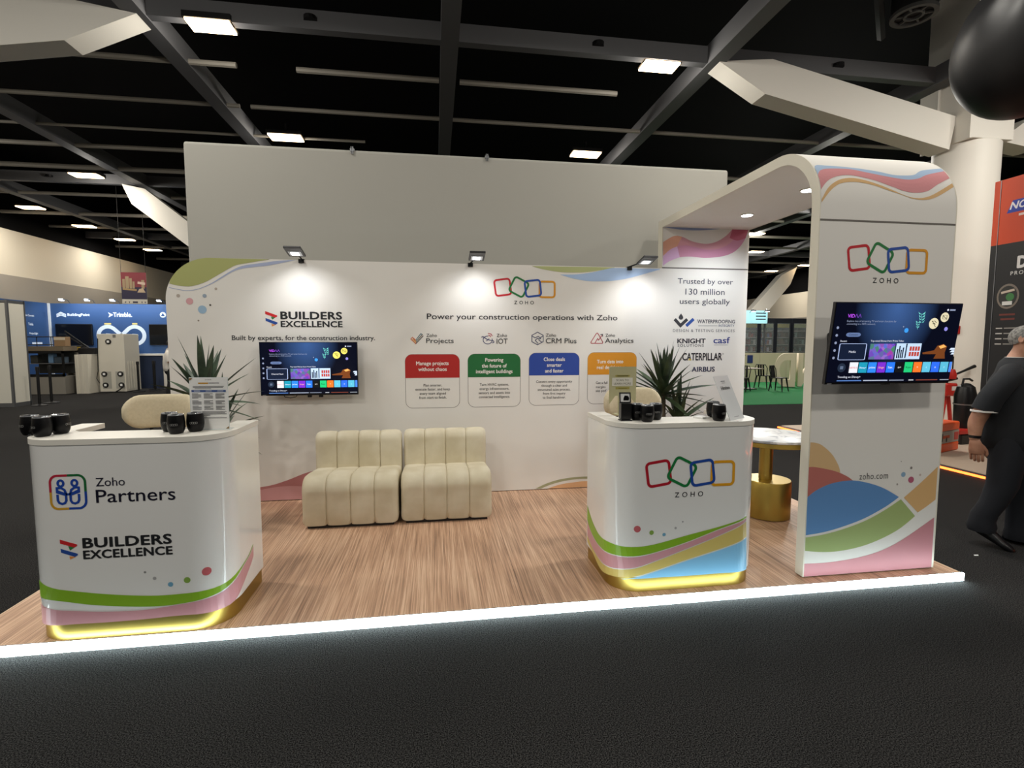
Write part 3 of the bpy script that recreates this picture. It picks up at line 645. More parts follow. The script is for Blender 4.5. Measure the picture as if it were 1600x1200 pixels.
def cring(o, z): return [(cpath(s)[0]+cpath(s)[2]*o, cpath(s)[1]+cpath(s)[3]*o, z) for s in SS]
def counter_fn(s, z, o=.001):
    x, y, nx, ny = cpath(min(max(s, 0), CT)); return (x+nx*o, y+ny*o, z)
def ushell(m, o_out, o_in, z0, z1, mt):
    """U-shaped wall following the counter outline"""
    a, b = cring(o_out, z0), cring(o_in, z0); n = len(a)
    vs = a+cring(o_out, z1)+b+cring(o_in, z1); fs = []
    for i in range(n-1):
        fs += [(i, i+1, n+i+1, n+i), (2*n+i+1, 2*n+i, 3*n+i, 3*n+i+1), (n+i, n+i+1, 3*n+i+1, 3*n+i), (i+1, i, 2*n+i, 2*n+i+1)]
    fs += [(0, n, 3*n, 2*n), (n-1, 3*n-1, 4*n-1, 2*n-1)]
    return m.add(vs, fs, mt)
def make_counter(label, loc):
    t = thing('reception_counter', label, 'counter', loc)
    ushell(MB(), -.012, -.03, 0, .1, gold).build('plinth', t, True)
    ushell(MB(), 0, -.03, .1, 1.034, white_lam).build('body', t, True)
    # worktop: front band with two wings running back
    o = cring(.004, 0); pts = [(p[0], p[1]) for p in o]
    pts += [(.38, CD), (.38, .3), (.33, .25), (-.33, .25), (-.38, .3), (-.38, CD)]
    MB().prism(pts, 1.036, 1.065, lambda u, v, d: (u, v, d), white_top).build('worktop', t, True)
    ushell(MB(), .001, -.02, 1.034, 1.036, mat('joint_grey', '55534f', .8)).build('joint', t)  # thin dark grey joint line between body and worktop
    return t
CLZ = .052
cA = make_counter('white counter with two logos, nearest the left end of the platform', (0.86, 0.005, CLZ))
def fL(s, z, o=.001): return counter_fn(s, z-CLZ, o)
m = MB()
m.ribbon([(0.4982,0.3636),(0.5718,0.3508),(0.6806,0.3281),(0.8286,0.2998),(0.9798,0.278),(1.1342,0.2652),(1.2917,0.2683),(1.4212,0.2725),(1.4959,0.2891),(1.5655,0.3119),(1.6969,0.3324),(1.7778,0.3714)], [(0.497,0.2932),(0.4984,0.2726),(0.6376,0.2728),(0.7875,0.2421),(0.9382,0.2204),(1.1312,0.2063),(1.2895,0.2185),(1.4197,0.2366),(1.4945,0.2618),(1.5808,0.3012),(1.7071,0.3281),(1.7827,0.3653)], fL, ink('86b32a', .3))
m.ribbon([(0.5018,0.2333),(0.5837,0.2282),(0.7107,0.2134),(0.8606,0.1975),(1.0524,0.1913),(1.2496,0.2105),(1.4194,0.2294),(1.4941,0.2545),(1.5896,0.2953),(1.7286,0.327),(1.7851,0.3563)], [(0.493,0.1258),(0.5976,0.1363),(0.7062,0.1407),(0.8572,0.1385),(1.0497,0.1401),(1.2466,0.1471),(1.4156,0.1392),(1.5087,0.1498),(1.5785,0.1909),(1.7207,0.2582),(1.7805,0.297)], fL, ink('cf979e', .3))
for (s, z), r, h in (((1.365,0.3738), .023, 'c9686e'), ((1.2716,0.3403), .0165, '88ab4e'), ((1.1894,0.3224), .013, '6fa6c4'), ((1.1132,0.3613), .009, 'a9a9a9'), ((1.0685,0.3977), .006, '8d8d8d')):
    m.disc(s, z, r, fL, ink(h, .3))
m.build('pattern', cA, label='green and pink waves and dots wrapping the body')
m = MB()
builders_logo(m, fL, box_of((0.6769,0.5981), (0.7575,0.4893)), (0.7851, 1.2046, 0.5469, 0.5986), (0.784, 1.2064, 0.488, 0.5321)); m.build('logo', cA)
m = MB()
B0, B1 = (0.6461,0.9373), (0.818,0.753)
def kk(a, b): return (B0[0]+(B1[0]-B0[0])*a, B0[1]+(B1[1]-B0[1])*b)
pw = .0115
def qarc(cx, cy, r, a0, a1, n=8): return [kk(cx+r*math.cos(a0+(a1-a0)*i/n), cy-r*math.sin(a0+(a1-a0)*i/n)) for i in range(n+1)]
m.stroke([kk(.5, .03)]+qarc(.23, .23, .2, PI/2, PI)+[kk(.03, .5)], pw, fL, ink('b8263e', .3))
m.stroke([kk(.5, .03)]+qarc(.77, .23, .2, PI/2, 0)+[kk(.97, .5)], pw, fL, ink('1f6b3a', .3))
m.stroke([kk(.97, .5)]+qarc(.77, .77, .2, 0, -PI/2)+[kk(.5, .97)], pw, fL, ink('2148a6', .3))
m.stroke([kk(.5, .97)]+qarc(.23, .77, .2, -PI/2, -PI)+[kk(.03, .5)], pw, fL, ink('d19e2c', .3))
bl = ink('2148a6', .3)
for sgn in (-1, 1):
    X = lambda a: .5+sgn*a
    m.stroke([kk(X(.185)+.075*math.cos(2*PI*i/16), .25+.085*math.sin(2*PI*i/16)) for i in range(16)], pw, fL, bl, True)
    m.stroke([kk(X(.0), .565), kk(X(.08), .555), kk(X(.29), .46), kk(X(.29), .38), kk(X(.18), .375), kk(X(.09), .44), kk(X(.06), .54), kk(X(.06), .74), kk(X(.10), .81), kk(X(.175), .83), kk(X(.25), .80), kk(X(.285), .73), kk(X(.285), .56)], pw, fL, bl)
    m.stroke([kk(X(.29), .40), kk(X(.29), .50), kk(X(.07), .575)], pw, fL, bl)
m.build('logo', cA)
m = MB(); m.text('Zoho', fL, ink('1c1c30', .3), (0.8625, 0.9987, 0.8691, 0.9133)); m.text('Partners', fL, ink('17172a', .3), (0.8599, 1.236, 0.7822, 0.8509), bold=.004); m.build('lettering', cA)

cB = make_counter('white counter with the ringed logo, near the arch post', (4.055, 0.055, CLZ))
m = MB()
GT = [(0.0088,0.4463),(0.1215,0.3734),(0.2655,0.3304),(0.4274,0.3387),(0.5275,0.3382),(0.6262,0.3457),(0.7494,0.3595),(0.9603,0.4048),(1.1749,0.4487),(1.3725,0.4993)]
GB = [(0.0132,0.3379),(0.0875,0.292),(0.2341,0.257),(0.4121,0.2653),(0.5286,0.2752),(0.6079,0.2845),(0.7506,0.3081),(0.9615,0.3634),(1.1754,0.4342),(1.3732,0.4886)]
PB = [(0.0175,0.2306),(0.1291,0.1901),(0.2724,0.1703),(0.4312,0.1771),(0.5301,0.1927),(0.6484,0.2215),(0.8569,0.2871),(1.123,0.3747),(1.3746,0.4693)]
YB = [(0.0195,0.1792),(0.1676,0.1462),(0.3088,0.111),(0.4325,0.1224),(0.5311,0.1367),(0.6007,0.1518),(0.7534,0.1905),(0.9649,0.2483),(1.18,0.3024),(1.3825,0.3616)]
BB = [(0.5518,0.127),(0.6106,0.1407),(0.7545,0.1428),(0.968,0.1404),(1.1856,0.1422),(1.4014,0.138)]
fR = fL
def drop(L, d): return [(s, z-d) for s, z in L]
m.ribbon(GT, GB, fR, ink('86b32a', .3)); m.ribbon(drop(GB, .006), PB, fR, ink('cf979e', .3)); m.ribbon(drop(PB, .006), YB, fR, ink('d3bd6c', .3))
m.ribbon(drop(YB[4:], .008), BB, fR, ink('86c2e8', .3))
for (s, z), r, h in (((0.6267,0.4594), .021, 'c9686e'), ((0.7183,0.434), .0145, '88ab4e'), ((0.8006,0.4171), .011, '6fa6c4'), ((0.8757,0.4547), .008, 'a9a9a9'), ((0.9223,0.4924), .005, '8d8d8d')):
    m.disc(s, z, r, fR, ink(h, .3))
m.build('pattern', cB, label='green, pink, yellow and blue waves wrapping the body')
m = MB(); zoho_logo(m, fR, 0.6661, 1.2625, (0.8083+0.8019)/2, ('b0162a', '12763a', '1b49a0', 'e0a01c')); m.build('logo', cB)

# ------------------------------------------------------------------ tumblers
lid_mat = mat('smoky_clear_lid', 'b9bcc0', .12, .6)
tumbler_black = mat('matt_black_tumbler', '07070a', .36, spec=.3)
def make_tumbler(label, loc, rz, group):
    t = thing('tumbler', label, 'cup', loc, rz, group)
    MB().lathe([(0, 0), (.028, 0), (.033, .004), (.0395, .02), (.043, .04), (.0435, .055), (.0415, .08), (.0385, .1), (.037, .1), (.036, .09)], tumbler_black, n=32, cap=False).build('body', t, True)
    MB().lathe([(0, .1), (.030, .1), (.032, .104), (.0375, .105), (.0385, .102), (.0385, .0985)], lid_mat, n=32, cap=False).bx(-.012, .012, -.03, -.004, .1, .109, mat('lid_slider', '3c3d40', .3)).build('lid', t, True)
    m = MB()
    def tf(u, v, o=.0006):
        a = -PI/2+u/.0437; return ((.0434+o)*math.cos(a), (.0434+o)*math.sin(a), v)
    for i in range(4): m.stroke(rrect(-.0135+i*.009, .052+.0006*(i % 2), .0088, .0088, .002, (.12, -.45, .1, 0)[i]), .0011, tf, ink('a8a8a6'), True)
    m.build('logo', t)
    return t
TZ = CLZ+1.065
tum = make_tumbler('front tumbler of the three at the left end of the left counter', (0.44, 0.1243, TZ), -.5, 'black tumblers on the counters')
for lab, (x, y), rz in (('tumbler furthest left on the left counter, half hidden', (0.3418,0.1865), -.45), ('tumbler with its logo turned away, beside the two at the left counter end', (0.473,0.2061), 1.5),
                   ('tumbler standing left of the printed sheet on the left counter', (1.093,0.1134), .15), ('tumbler in front of the lower edge of the printed sheet', (1.1635,0.1741), .2), ('tumbler hidden behind the pair by the printed sheet', (1.0226,0.1952), .1),
                   ('front tumbler of the three beside the black stand', (3.7883,0.1332), -.1), ('tumbler touching the black stand on the right counter', (3.7554,0.2189), -.15), ('rear tumbler of the three beside the black stand', (3.8794,0.2143), -.2),
                   ('lone tumbler in front of the leaning brochure sheet', (4.25, .10), .35), ('tumbler half hidden behind the leaning brochure sheet', (4.30, .255), .4)):
    dup(tum, (x, y, TZ), rz, lab)

# ------------------------------------------------------------------ things standing on the counters
acry = mat('acrylic_sheet', 'dfe6e6', .08, spec=.6); paper = mat('white_paper', 'eeeeec', .6)
def sheet_fn(w): return lambda u, v, o=.001: (u-w/2, -.003-o, v)
t = thing('sign_holder', 'printed table sheet in a clear stand on the left counter', 'sign', (1.2234, 0.2183, TZ), -.10)
W2, H2 = .212, .297
MB().bx(-W2/2, W2/2, -.002, .0, .004, H2, acry).bx(-W2/2, W2/2, -.01, .05, 0, .004, acry).build('holder', t)
MB().bx(-W2/2+.003, W2/2-.003, -.003, -.002, .004, H2-.003, paper).build('sheet', t)
m = MB(); f_ = sheet_fn(W2); g = ink('6d6d70')
for z, a, b in ((.247, .02, .19), (.240, .02, .185), (.233, .03, .12)): m.stroke([(a, z), (b, z)], .003, f_, g)
m.stroke([(.05, .264), (.105, .264)], .008, f_, ink('c8922a')); m.text('ZOHO', f_, g, at=(.106, .281), cap=.007, sp=1.5); m.stroke([(.107, .265), (.165, .265)], .004, f_, ink('333338'))
m.poly([(.012, .214), (.2, .214), (.2, .226), (.012, .226)], f_, ink('3f5a94'))
for c in range(3):
    x = .014+c*.064
    m.stroke([(x+.012, .22), (x+.045, .22)], .003, f_, ink('d8dde8'), o=.0015)
    for z, n in ((.205, 5), (.165, 4), (.135, 4)):
        for q in range(n): m.stroke([(x, z-q*.0062), (x+(.05 if (q*3+c) % 4 else .034), z-q*.0062)], .0028, f_, g)
for z, b in ((.104, .2), (.097, .19), (.090, .2), (.083, .11), (.068, .2)): m.stroke([(.014, z), (b, z)], .0028, f_, g)
for a, b, c in ((.0, .297, .022), (.212, .0, -.02)): m.poly([(a+.003*(1 if a == 0 else -1), b-(.004 if b else -.006)), (a+c, b-(.004 if b else -.006)), (a+.003*(1 if a == 0 else -1), b-(.02 if b else -.02))], f_, ink('8a6c3c'))
m.build('print', t)

kraft = mat('pale_olive_card', 'b9b48c', .5)
t = thing('scan_sign', 'pale olive card sign reading scan to learn more', 'sign', (3.7479, .46, TZ), -.03)
def f_(u, v, o=.001): return (u, -.003-o, v)
zt_, zb_ = 1.4451-TZ, 1.1863-TZ
MB().prism([(-.095, zb_), (-.095, zt_), (.095, zt_), (.095, zb_), (.05, zb_+.06), (-.05, zb_+.06)], 0, .003, lambda u, v, d: (u, d-.003, v), kraft).build('card', t)
MB().bx(-.03, .03, .0, .004, .004, zb_+.1, kraft).bx(-.05, .05, -.04, .05, 0, .004, kraft).build('foot', t)
m = MB(); zc = zt_
m.poly([(-.075, zc-.13), (.07, zc-.13), (.07, zc-.075), (-.075, zc-.075)], f_, ink('dcd9cc'))
m.text('SCAN TO', f_, ink('77745f'), at=(-.002, zc-.098), cap=.015, o=.0018); m.text('LEARN MORE', f_, ink('77745f'), at=(-.002, zc-.122), cap=.015, o=.0018)
m.poly([(-.048, zc-.068), (.044, zc-.068), (.052, zc-.063), (.044, zc-.056), (-.048, zc-.056), (-.056, zc-.062)], f_, ink('a49a4c')); m.poly([(-.05, zc-.154), (.048, zc-.154), (.048, zc-.139), (-.05, zc-.139)], f_, ink('a49a4c'))
m.stroke([(-.04, zc-.062), (.038, zc-.062)], .005, f_, ink('57542e'), o=.0018); m.stroke([(-.03, zc-.147), (.03, zc-.147)], .005, f_, ink('7c7534'), o=.0018)
m.build('print', t)

t = thing('product_stand', 'black stand with a framed clear window beside the tumblers', 'stand', (3.6713, 0.2041, TZ), -.1)
MB().lathe([(0, 0), (.052, 0), (.05, .004), (.04, .009), (.03, .016), (0, .016)], black_plastic, n=4, xf=Matrix.Rotation(PI/4, 4, 'Z')).build('foot', t)
MB().rbx(-.033, .033, -.03, .03, .012, .112, .002, black_plastic).build('block', t)
R = Matrix.Translation((0, 0, .112)) @ Matrix.Rotation(math.radians(-14), 4, 'X')
MB().bx(-.036, -.030, -.006, .006, 0, .066, black_plastic, R).bx(.030, .036, -.006, .006, 0, .066, black_plastic, R).bx(-.036, .036, -.006, .006, .06, .066, black_plastic, R).bx(-.036, .036, -.006, .006, 0, .006, black_plastic, R).build('frame', t)
MB().bx(-.03, .03, -.001, .001, .006, .06, mat('picture_white', 'e4e4e2', .12), R).prism([(-.012, .014), (.022, .014), (.026, .03), (.018, .046), (-.002, .046), (-.01, .03)], -.0022, -.0012, lambda u, v, d: tuple(R @ Vector((u, d, v))), black_gloss).build('window_pane', t)

# leaning A4 brochure
b0, b1 = Vector((4.3189,0.0804,1.116)), Vector((4.4866,0.1946,1.116))
yaw_ = math.atan2(b1.y-b0.y, b1.x-b0.x); wB = (b1-b0).length
t = thing('brochure_sign', 'clear sheet reading e-brochure leaning at the right counter end', 'sign', tuple((b0+b1)/2*1.0)[:2]+(TZ,), yaw_)
R = Matrix.Rotation(math.radians(-24), 4, 'X')
MB().bx(-wB/2, wB/2, 0, .003, 0, .3, mat('frosted_acrylic', 'd9dcdd', .2), R).build('holder', t)
def f_(u, v, o=.001): return tuple(R @ Vector((u, -o, v)))
m = MB(); m.text('E-Brochure', f_, ink('2d2d30'), at=(0, .205), cap=.024, bold=.02, xs=.82); m.build('lettering', t); m = MB(); m.stroke([(-.03, .262), (.03, .262)], .006, f_, ink('6a6a70')); m.stroke([(-.022, .25), (.022, .25)], .004, f_, ink('8a8a90'))
m.build('print', t); m = MB(); m.stroke([(-.035, .02), (.035, .02)], .004, f_, ink('9a9aa0')); m.build('print', t)
t = MB().bx(-.04, .04, -.035, .035, 0, .012, paper).build('paper_pad'); t.location = (4.299, 0.3586, TZ); t.rotation_euler = (0, 0, .5)
t.location = (4.20, .225, TZ)
tag(t, 'small pale paper pad left of the lone tumbler', 'paper')

# ------------------------------------------------------------------ sofas
def make_sofa(label, loc):
    t = thing('sofa_module', label, 'sofa', loc, 0, 'cream channel-tufted sofa modules')
    Wd = .785
    def tuft(prof, name, r_end):
        """closed profile (y, z) swept in x with four padded channels"""
        n = len(prof); P = [Vector(p) for p in prof]; nor = []
        for i in range(n):
            d = P[(i+1) % n]-P[i-1]; nor.append(Vector((d.y, -d.x)).normalized())
        rings = []; xs = []
        for c in range(4):
            for k, u in enumerate((0, .015, .05, .12, .25, .5, .75, .88, .95, .985, 1)):
                if c and k == 0: continue
                xs.append((c, u))
        for c, u in xs:
            x = -Wd/2+Wd*(c+u)/4
            e = .007*(1-abs(2*u-1)**4)+.011*(1-abs(2*u-1)**28)
            dist = min(x+Wd/2, Wd/2-x)
            if dist < r_end: e = min(e, .022)-.03*(1-math.sqrt(max(0, 1-(1-dist/r_end)**2)))
            rings.append([(x, P[i].x-nor[i].x*e, P[i].y-nor[i].y*e) for i in range(n)])
        o = MB().rings(rings, velvet).build(name, t, True, sharp=60); return o
    def arc(cy, cz, r, a0, a1, n=7): return [(cy+r*math.cos(a0+(a1-a0)*i/n), cz+r*math.sin(a0+(a1-a0)*i/n)) for i in range(n+1)]
    seat = [(.03, .04), (.02, .10), (.02, .2), (.018, .30)]+arc(.125, .315, .11, PI, PI/2)+[(.22, .42), (.32, .408), (.45, .395), (.56, .385), (.56, .2), (.56, .035), (.3, .035)]
    tuft(seat, 'seat', .05)
    back = [(.55, .22), (.545, .4), (.55, .55), (.555, .63)]+arc(.62, .645, .066, PI, 0)+[(.69, .55), (.695, .4), (.695, .2), (.695, .05), (.6, .05), (.55, .05)]
    tuft(back, 'backrest', .05)
    MB().bx(-Wd/2+.04, Wd/2-.04, .04, .66, .0, .05, black_plastic).build('base', t)
    return t
make_sofa('left cream tufted sofa module under the wall screen', (1.765, 1.475, .052))
make_sofa('right cream tufted sofa module next to the wall screen one', (2.572, 1.495, .052))

# ------------------------------------------------------------------ round table, stools
t = thing('round_table', 'round marble topped table on a gold drum base', 'table', (5.44, 1.27, .052))
MB().lathe([(0, .715), (.375, .715), (.382, .72), (.382, .735), (.375, .738), (0, .738)], marble, n=56).build('tabletop', t, True)
MB().lathe([(.2, .675), (.377, .675), (.381, .68), (.381, .714), (0, .714)], gold, n=56).build('rim', t, True)
MB().lathe([(.056, .33), (.056, .69)], gold, (-.025, 0, 0), 32).build('post', t, True)
MB().lathe([(.18, 0), (.192, .006), (.192, .325), (.186, .335), (0, .336)], gold, n=48).build('drum_base', t, True)
def make_stool(label, loc, rz=0):
    t = thing('bar_stool', label, 'stool', loc, rz, 'beige bar stools behind the counters')
    out = []
    for k in range(25):
        a = -1.05*math.cos(PI*k/24); u = abs(a)/1.05
        h = .115*math.sqrt(max(0, 1-max(0, (u-.55)/.45)**2))
        h = max(h, .006); zc_ = 1.085
        rI, rO = .215, .265
        ring = []
        for q in range(16):
            b = 2*PI*q/16; rr = (rI+rO)/2+(rO-rI)/2*math.cos(b)*min(1, h/.05); zz = zc_+h*(1 if math.sin(b) > 0 else -1)*abs(math.sin(b))**.5
            ring.append((rr*math.sin(a)*1.05, rr*math.cos(a)-.05, zz))
        out.append(ring)
    MB().rings(out, boucle).build('backrest', t, True, sharp=80)
    MB().lathe([(0, .66), (.19, .66), (.205, .68), (.205, .72), (.19, .74), (0, .745)], boucle, n=32).build('seat', t, True)
    for sx in (-1, 1):
        for sy in (-1, 1): MB().tube([(sx*.14, sy*.14, .66), (sx*.2, sy*.2, .006)], .012, black_metal, 8).build('leg', t, True)
    m = MB(); m.tube([(.18*math.cos(2*PI*i/24)*1.3, .18*math.sin(2*PI*i/24)*1.3, .25) for i in range(25)], .008, black_metal, 6); m.build('footrest', t, True)
    for sx in (-1, 1): MB().tube([(sx*.1, .13, .7), (sx*.1, .19, 1.0)], .012, black_metal, 8).build('back_support', t, True)
    return t
st = make_stool('beige bar stool behind the left counter', (.64, .80, .052), .05)
dup(st, (4.01, .85, .052), -.05, 'beige bar stool behind the right counter')

# ------------------------------------------------------------------ plants
leaf_mats = [mottled('agave_green', '28392c', '4a6048', 7, .45, 3), mottled('dracaena_green', '22301f', '47593a', 7, .45, 3)]
def blade(m, base, d, L, w, droop, mt, twist=0):
    base = Vector(base); d = Vector(d).normalized(); side = d.cross(Vector((0, 0, 1)))
    side = side.normalized() if side.length > .05 else Vector((1, 0, 0))
    side = Matrix.Rotation(twist, 3, d) @ side
    up = side.cross(d); n = 9; vs = []; p = base.copy(); dd = d.copy()
    for i in range(n+1):
        t = i/n; ww = w*(.55+.45*math.sin(min(t*2.6, PI/2)))*(1-t**2.2) if i < n else .0005
        vs += [p-side*ww+up*ww*.35, p, p+side*ww+up*ww*.35]
        dd = (dd+Vector((0, 0, -droop/n))).normalized(); p = p+dd*(L/n)
    m.add(vs, [q for i in range(n) for q in ((3*i, 3*i+1, 3*i+4, 3*i+3), (3*i+1, 3*i+2, 3*i+5, 3*i+4))], mt)
YOFF = [0]
def crown(m, c, n, L, w, droop, mt, e0=-.2, e1=1.45, seed=1):
    rnd = random.Random(seed)
    for i in range(n):
        f = i/n; el = e0+(e1-e0)*(1-(1-f)**1.3)+rnd.uniform(-.08, .08); az = i*2.39996+rnd.uniform(-.2, .2)
        d = (math.cos(az)*math.cos(el), math.sin(az)*math.cos(el), math.sin(el))
        lim = 2.27-YOFF[0]-c[1]
        if d[1]*L*1.12 > lim: d = (d[0], lim/(L*1.12), d[2]+.15)
        blade(m, (c[0]+d[0]*.02, c[1]+d[1]*.02, c[2]-.10*(1-f)), d, L*rnd.uniform(.78, 1.1), w*rnd.uniform(.8, 1.15), droop*(1.3-f)*rnd.uniform(.5, 1.3), mt, rnd.uniform(-.5, .5))
pot_mat = mat('white_pot', 'dcdad4', .5); soil = mat('potting_soil', '241d17', .95)
def make_plant(label, loc, trunks, mt, seeds):
    t = thing('potted_plant', label, 'plant', loc)
    MB().lathe([(0, 0), (.13, 0), (.17, .34), (.155, .34), (.15, .3)], pot_mat, n=32, cap=False).build('pot', t, True)
    MB().lathe([(0, .3), (.15, .3)], soil, n=24, cap=False).build('soil', t)
    m = MB(); f = MB(); YOFF[0] = loc[1]
    for (x, y, z, n, L, w, dr, e0), sd in zip(trunks, seeds):
        m.tube([(x*.3, y*.3, .28), (x*.7, y*.7, z*.6), (x, y, z)], [.03, .027, .022], mat('plant_bark', '5b5140', .9), 8)
        crown(f, (x, y, z), n, L, w, dr, mt, e0, seed=sd)
    m.build('stem', t, True); f.build('foliage', t, True, sharp=80)
make_plant('spiky grey-green plant behind the printed sheet, left of the wall screen', (.62, 1.62, .052), ((0, 0, 1.13, 30, .50, .034, .3, -.1), (.1, .02, .88, 20, .42, .03, .6, -.3)), leaf_mats[0], (4, 9))
make_plant('tall dark green plant behind the right counter, beside the wall column of logos', (4.71, 1.84, .052), ((-.02, 0, 1.12, 46, .46, .032, .3, -.2), (.12, -.04, .84, 30, .40, .03, .4, .0), (-.1, .05, .72, 20, .34, .028, .5, -.1)), leaf_mats[1], (11, 5, 8))

# ------------------------------------------------------------------ screens
def screen_base():
    m = mat('screen_dark', '070a18', .25, 0, 0, .3)
    N, L, b = nodes_of(m)
    tc = N.new('ShaderNodeTexCoord'); gr = N.new('ShaderNodeTexGradient'); gr.gradient_type = 'SPHERICAL'
    mp = N.new('ShaderNodeMapping'); mp.inputs['Location'].default_value = (.06, 0, -.62); mp.inputs['Scale'].default_value = (3.4, 1, 2.6)
    r = N.new('ShaderNodeValToRGB'); r.color_ramp.elements[0].color = rgb('080b1c'); r.color_ramp.elements[1].color = rgb('4a70b0'); r.color_ramp.elements[1].position = .95
    L.new(tc.outputs['Object'], mp.inputs['Vector']); L.new(mp.outputs['Vector'], gr.inputs['Vector']); L.new(gr.outputs['Fac'], r.inputs['Fac'])
    L.new(r.outputs['Color'], b.inputs['Emission Color']); b.inputs['Emission Strength'].default_value = .75
    return m
scr = screen_base()
def poster_mat():
    m = mat('poster_colours', '5a2a90', .5)
    N, L, b = nodes_of(m)
    tc = N.new('ShaderNodeTexCoord'); v = N.new('ShaderNodeTexVoronoi'); v.inputs['Scale'].default_value = 38
    r = N.new('ShaderNodeValToRGB'); cr_ = r.color_ramp; cr_.elements[0].color = rgb('5b23a0'); cr_.elements[1].color = rgb('e070c0')
    for p, h in ((.25, '7a3fd0'), (.45, '2f9a4a'), (.6, 'b83aa0'), (.75, '3a7fe0')): e = cr_.elements.new(p); e.color = rgb(h)
    L.new(tc.outputs['Object'], v.inputs['Vector']); L.new(v.outputs['Color'], r.inputs['Fac']); L.new(r.outputs['Color'], b.inputs['Emission Color']); b.inputs['Emission Strength'].default_value = .8
    return m
poster = poster_mat()
def make_tv(label, loc, tilt, badge, card_text, circ):
    t = thing('television', label, 'television', loc, 0, None); t.rotation_euler = (tilt, 0, 0)
    w, h = .894, .51
    MB().rbx(-w/2, w/2, -.012, .014, -h/2, h/2, .004, black_plastic).rbx(-.3, .3, .014, .05, -.2, .12, .01, black_plastic).build('casing', t)
    sw, sh = w-.012, h-.02; z1 = h/2-.006
    s_ = MB().bx(-sw/2, sw/2, -.0135, -.012, z1-sh, z1, scr).build('screen', t)
    def f(u, v, o=.001): return (-sw/2+u*sw, -.0135-o, z1-v*sh)
    m = MB(); A = h/w*1.0
    def rect(x0, x1, y0, y1, mt, o=.001): m.poly([(x0, y0), (x1, y0), (x1, y1), (x0, y1)], f, mt, o)
    def dot(u, v, r, mt, o=.001): m.disc(u, v, r, f, mt, o, ry=r*sw/sh)
    def txt(s, u, v, cap, mt, align='L', o=.0014, bold=.0):
        k = sw/sh; m.text(s, lambda a, b, o=.001: f(a, v-(b-v)*1, o), mt, at=(u, v), cap=cap, align=align, xs=1/k*1.0, o=o, bold=bold)
    f_uv = lambda u, v: (u, v)
    wht = glow('d8dcec', .9); gy = glow('8f9ab8', .7)
    txt('VID', .095, .178, .045, glow('b04be0', 1.1), bold=.01)
    for i in range(2): m.stroke([(.152+i*.026, .178), (.163+i*.026, .135), (.174+i*.026, .178)], .004, f, glow('8a4ad8', .8))
    txt('Explore lots of streaming TV and smart functions by', .095, .232, .024, gy); txt('connecting to a WiFi network.', .095, .268, .024, gy)
    m.poly(rrect(.16, .392, .115, .052, .025, n=4), f, glow('6a80b0', .6)); txt('Connect', .16, .402, .026, glow('2a3450', .6), 'C')
    lf = glow('6fd0c8', .8)
    for i in range(4):
        v = .10+i*.035; m.poly([(.672+.004*i, v+.03), (.648+.006*i, v), (.655+.006*i, v+.03)], f, lf); m.poly([(.676+.004*i, v+.035), (.704+.002*i, v-.005), (.7, v+.03)], f, lf)
    for i in range(3): v = .215+i*.03; m.poly([(.655, v+.02), (.638+.004*i, v-.005), (.643+.004*i, v+.02)], f, lf); m.poly([(.657, v+.024), (.672, v-.002), (.67, v+.022)], f, lf)
    m.stroke([(.67, .12), (.69, .22)], .003, f, lf); m.stroke([(.648, .22), (.662, .32)], .003, f, lf)
    dot(.787, .245, .039, circ); dot(.868, .165, .034, circ); dk_ = glow('3a3a2a', .3)
    m.stroke([(.768, .222), (.79, .212), (.808, .235)], .005, f, dk_, o=.0015); m.stroke([(.776, .25), (.79, .24), (.8, .255)], .005, f, dk_, o=.0015); m.stroke([(.77, .21), (.805, .29)], .005, f, dk_, o=.0015)
    m.stroke(rrect(.868, .162, .034, .05, .008), .004, f, dk_, True, o=.0015); m.stroke([(.85, .14), (.888, .195)], .005, f, dk_, o=.0015)
    dot(.895, .315, .0145, glow('8f8ae0', .8)); dot(.574, .335, .0165, glow('3a96e8', .9)); dot(.546, .288, .005, gy)
    dot(.884, .072, .007, wht); m.stroke([f_uv(.9, .072), f_uv(.945, .072)], .02, f, gy)
    for v in (.305, .40, .495, .59, .685): dot(.03, v, .0095, gy)
    txt('Recent', .065, .482, .024, wht); txt('Top-rated Shows from Prime Video', .302, .48, .024, wht)
    m.poly(rrect(.17, .607, .205, .2, .012, n=4), f, glow('16213a', .6)); m.stroke(rrect(.17, .607, .21, .205, .012, n=4), .006, f, glow('aebfe8', .9), True, o=.0014); txt(card_text, .17, .62, .03, wht, 'C')
    rect(.305, .505, .505, .705, poster); rect(.515, .718, .5, .705, glow('bcd4ee', .9))
    for i, (u, hh) in enumerate(((.53, .1), (.545, .14), (.56, .09), (.575, .12), (.598, .17))): rect(u-.005, u+.005, .69-hh, .69, glow('20304a', .3), .0013); dot(u, .683-hh, .006, glow('20304a', .3), .0013)
    [rect(.625+k*.022, .642+k*.022, v, v+.055, glow('c0463a', .7), .0014) for v in (.54, .61) for k in range(4)]
    m.poly([(.735, .62), (.83, .59), (.85, .53), (.9, .51), (.93, .54), (.92, .62), (.93, .7), (.835, .7), (.85, .64), (.74, .64)], f, glow('7a4320', .7)); m.poly([(.86, .54), (.9, .515), (.925, .545), (.88, .57)], f, glow('f0b060', .9), .0013)
    for k in range(3): m.poly([(.965+k*.01, .56+k*.03), (.998, .56+k*.03), (.998, .585+k*.03), (.955+k*.008, .585+k*.03)], f, glow('d0e0f8', .9))
    dot(.104, .81, .032, glow('243044', .7)); rect(.092, .116, .79, .83, glow('6a7a98', .6), .0014)
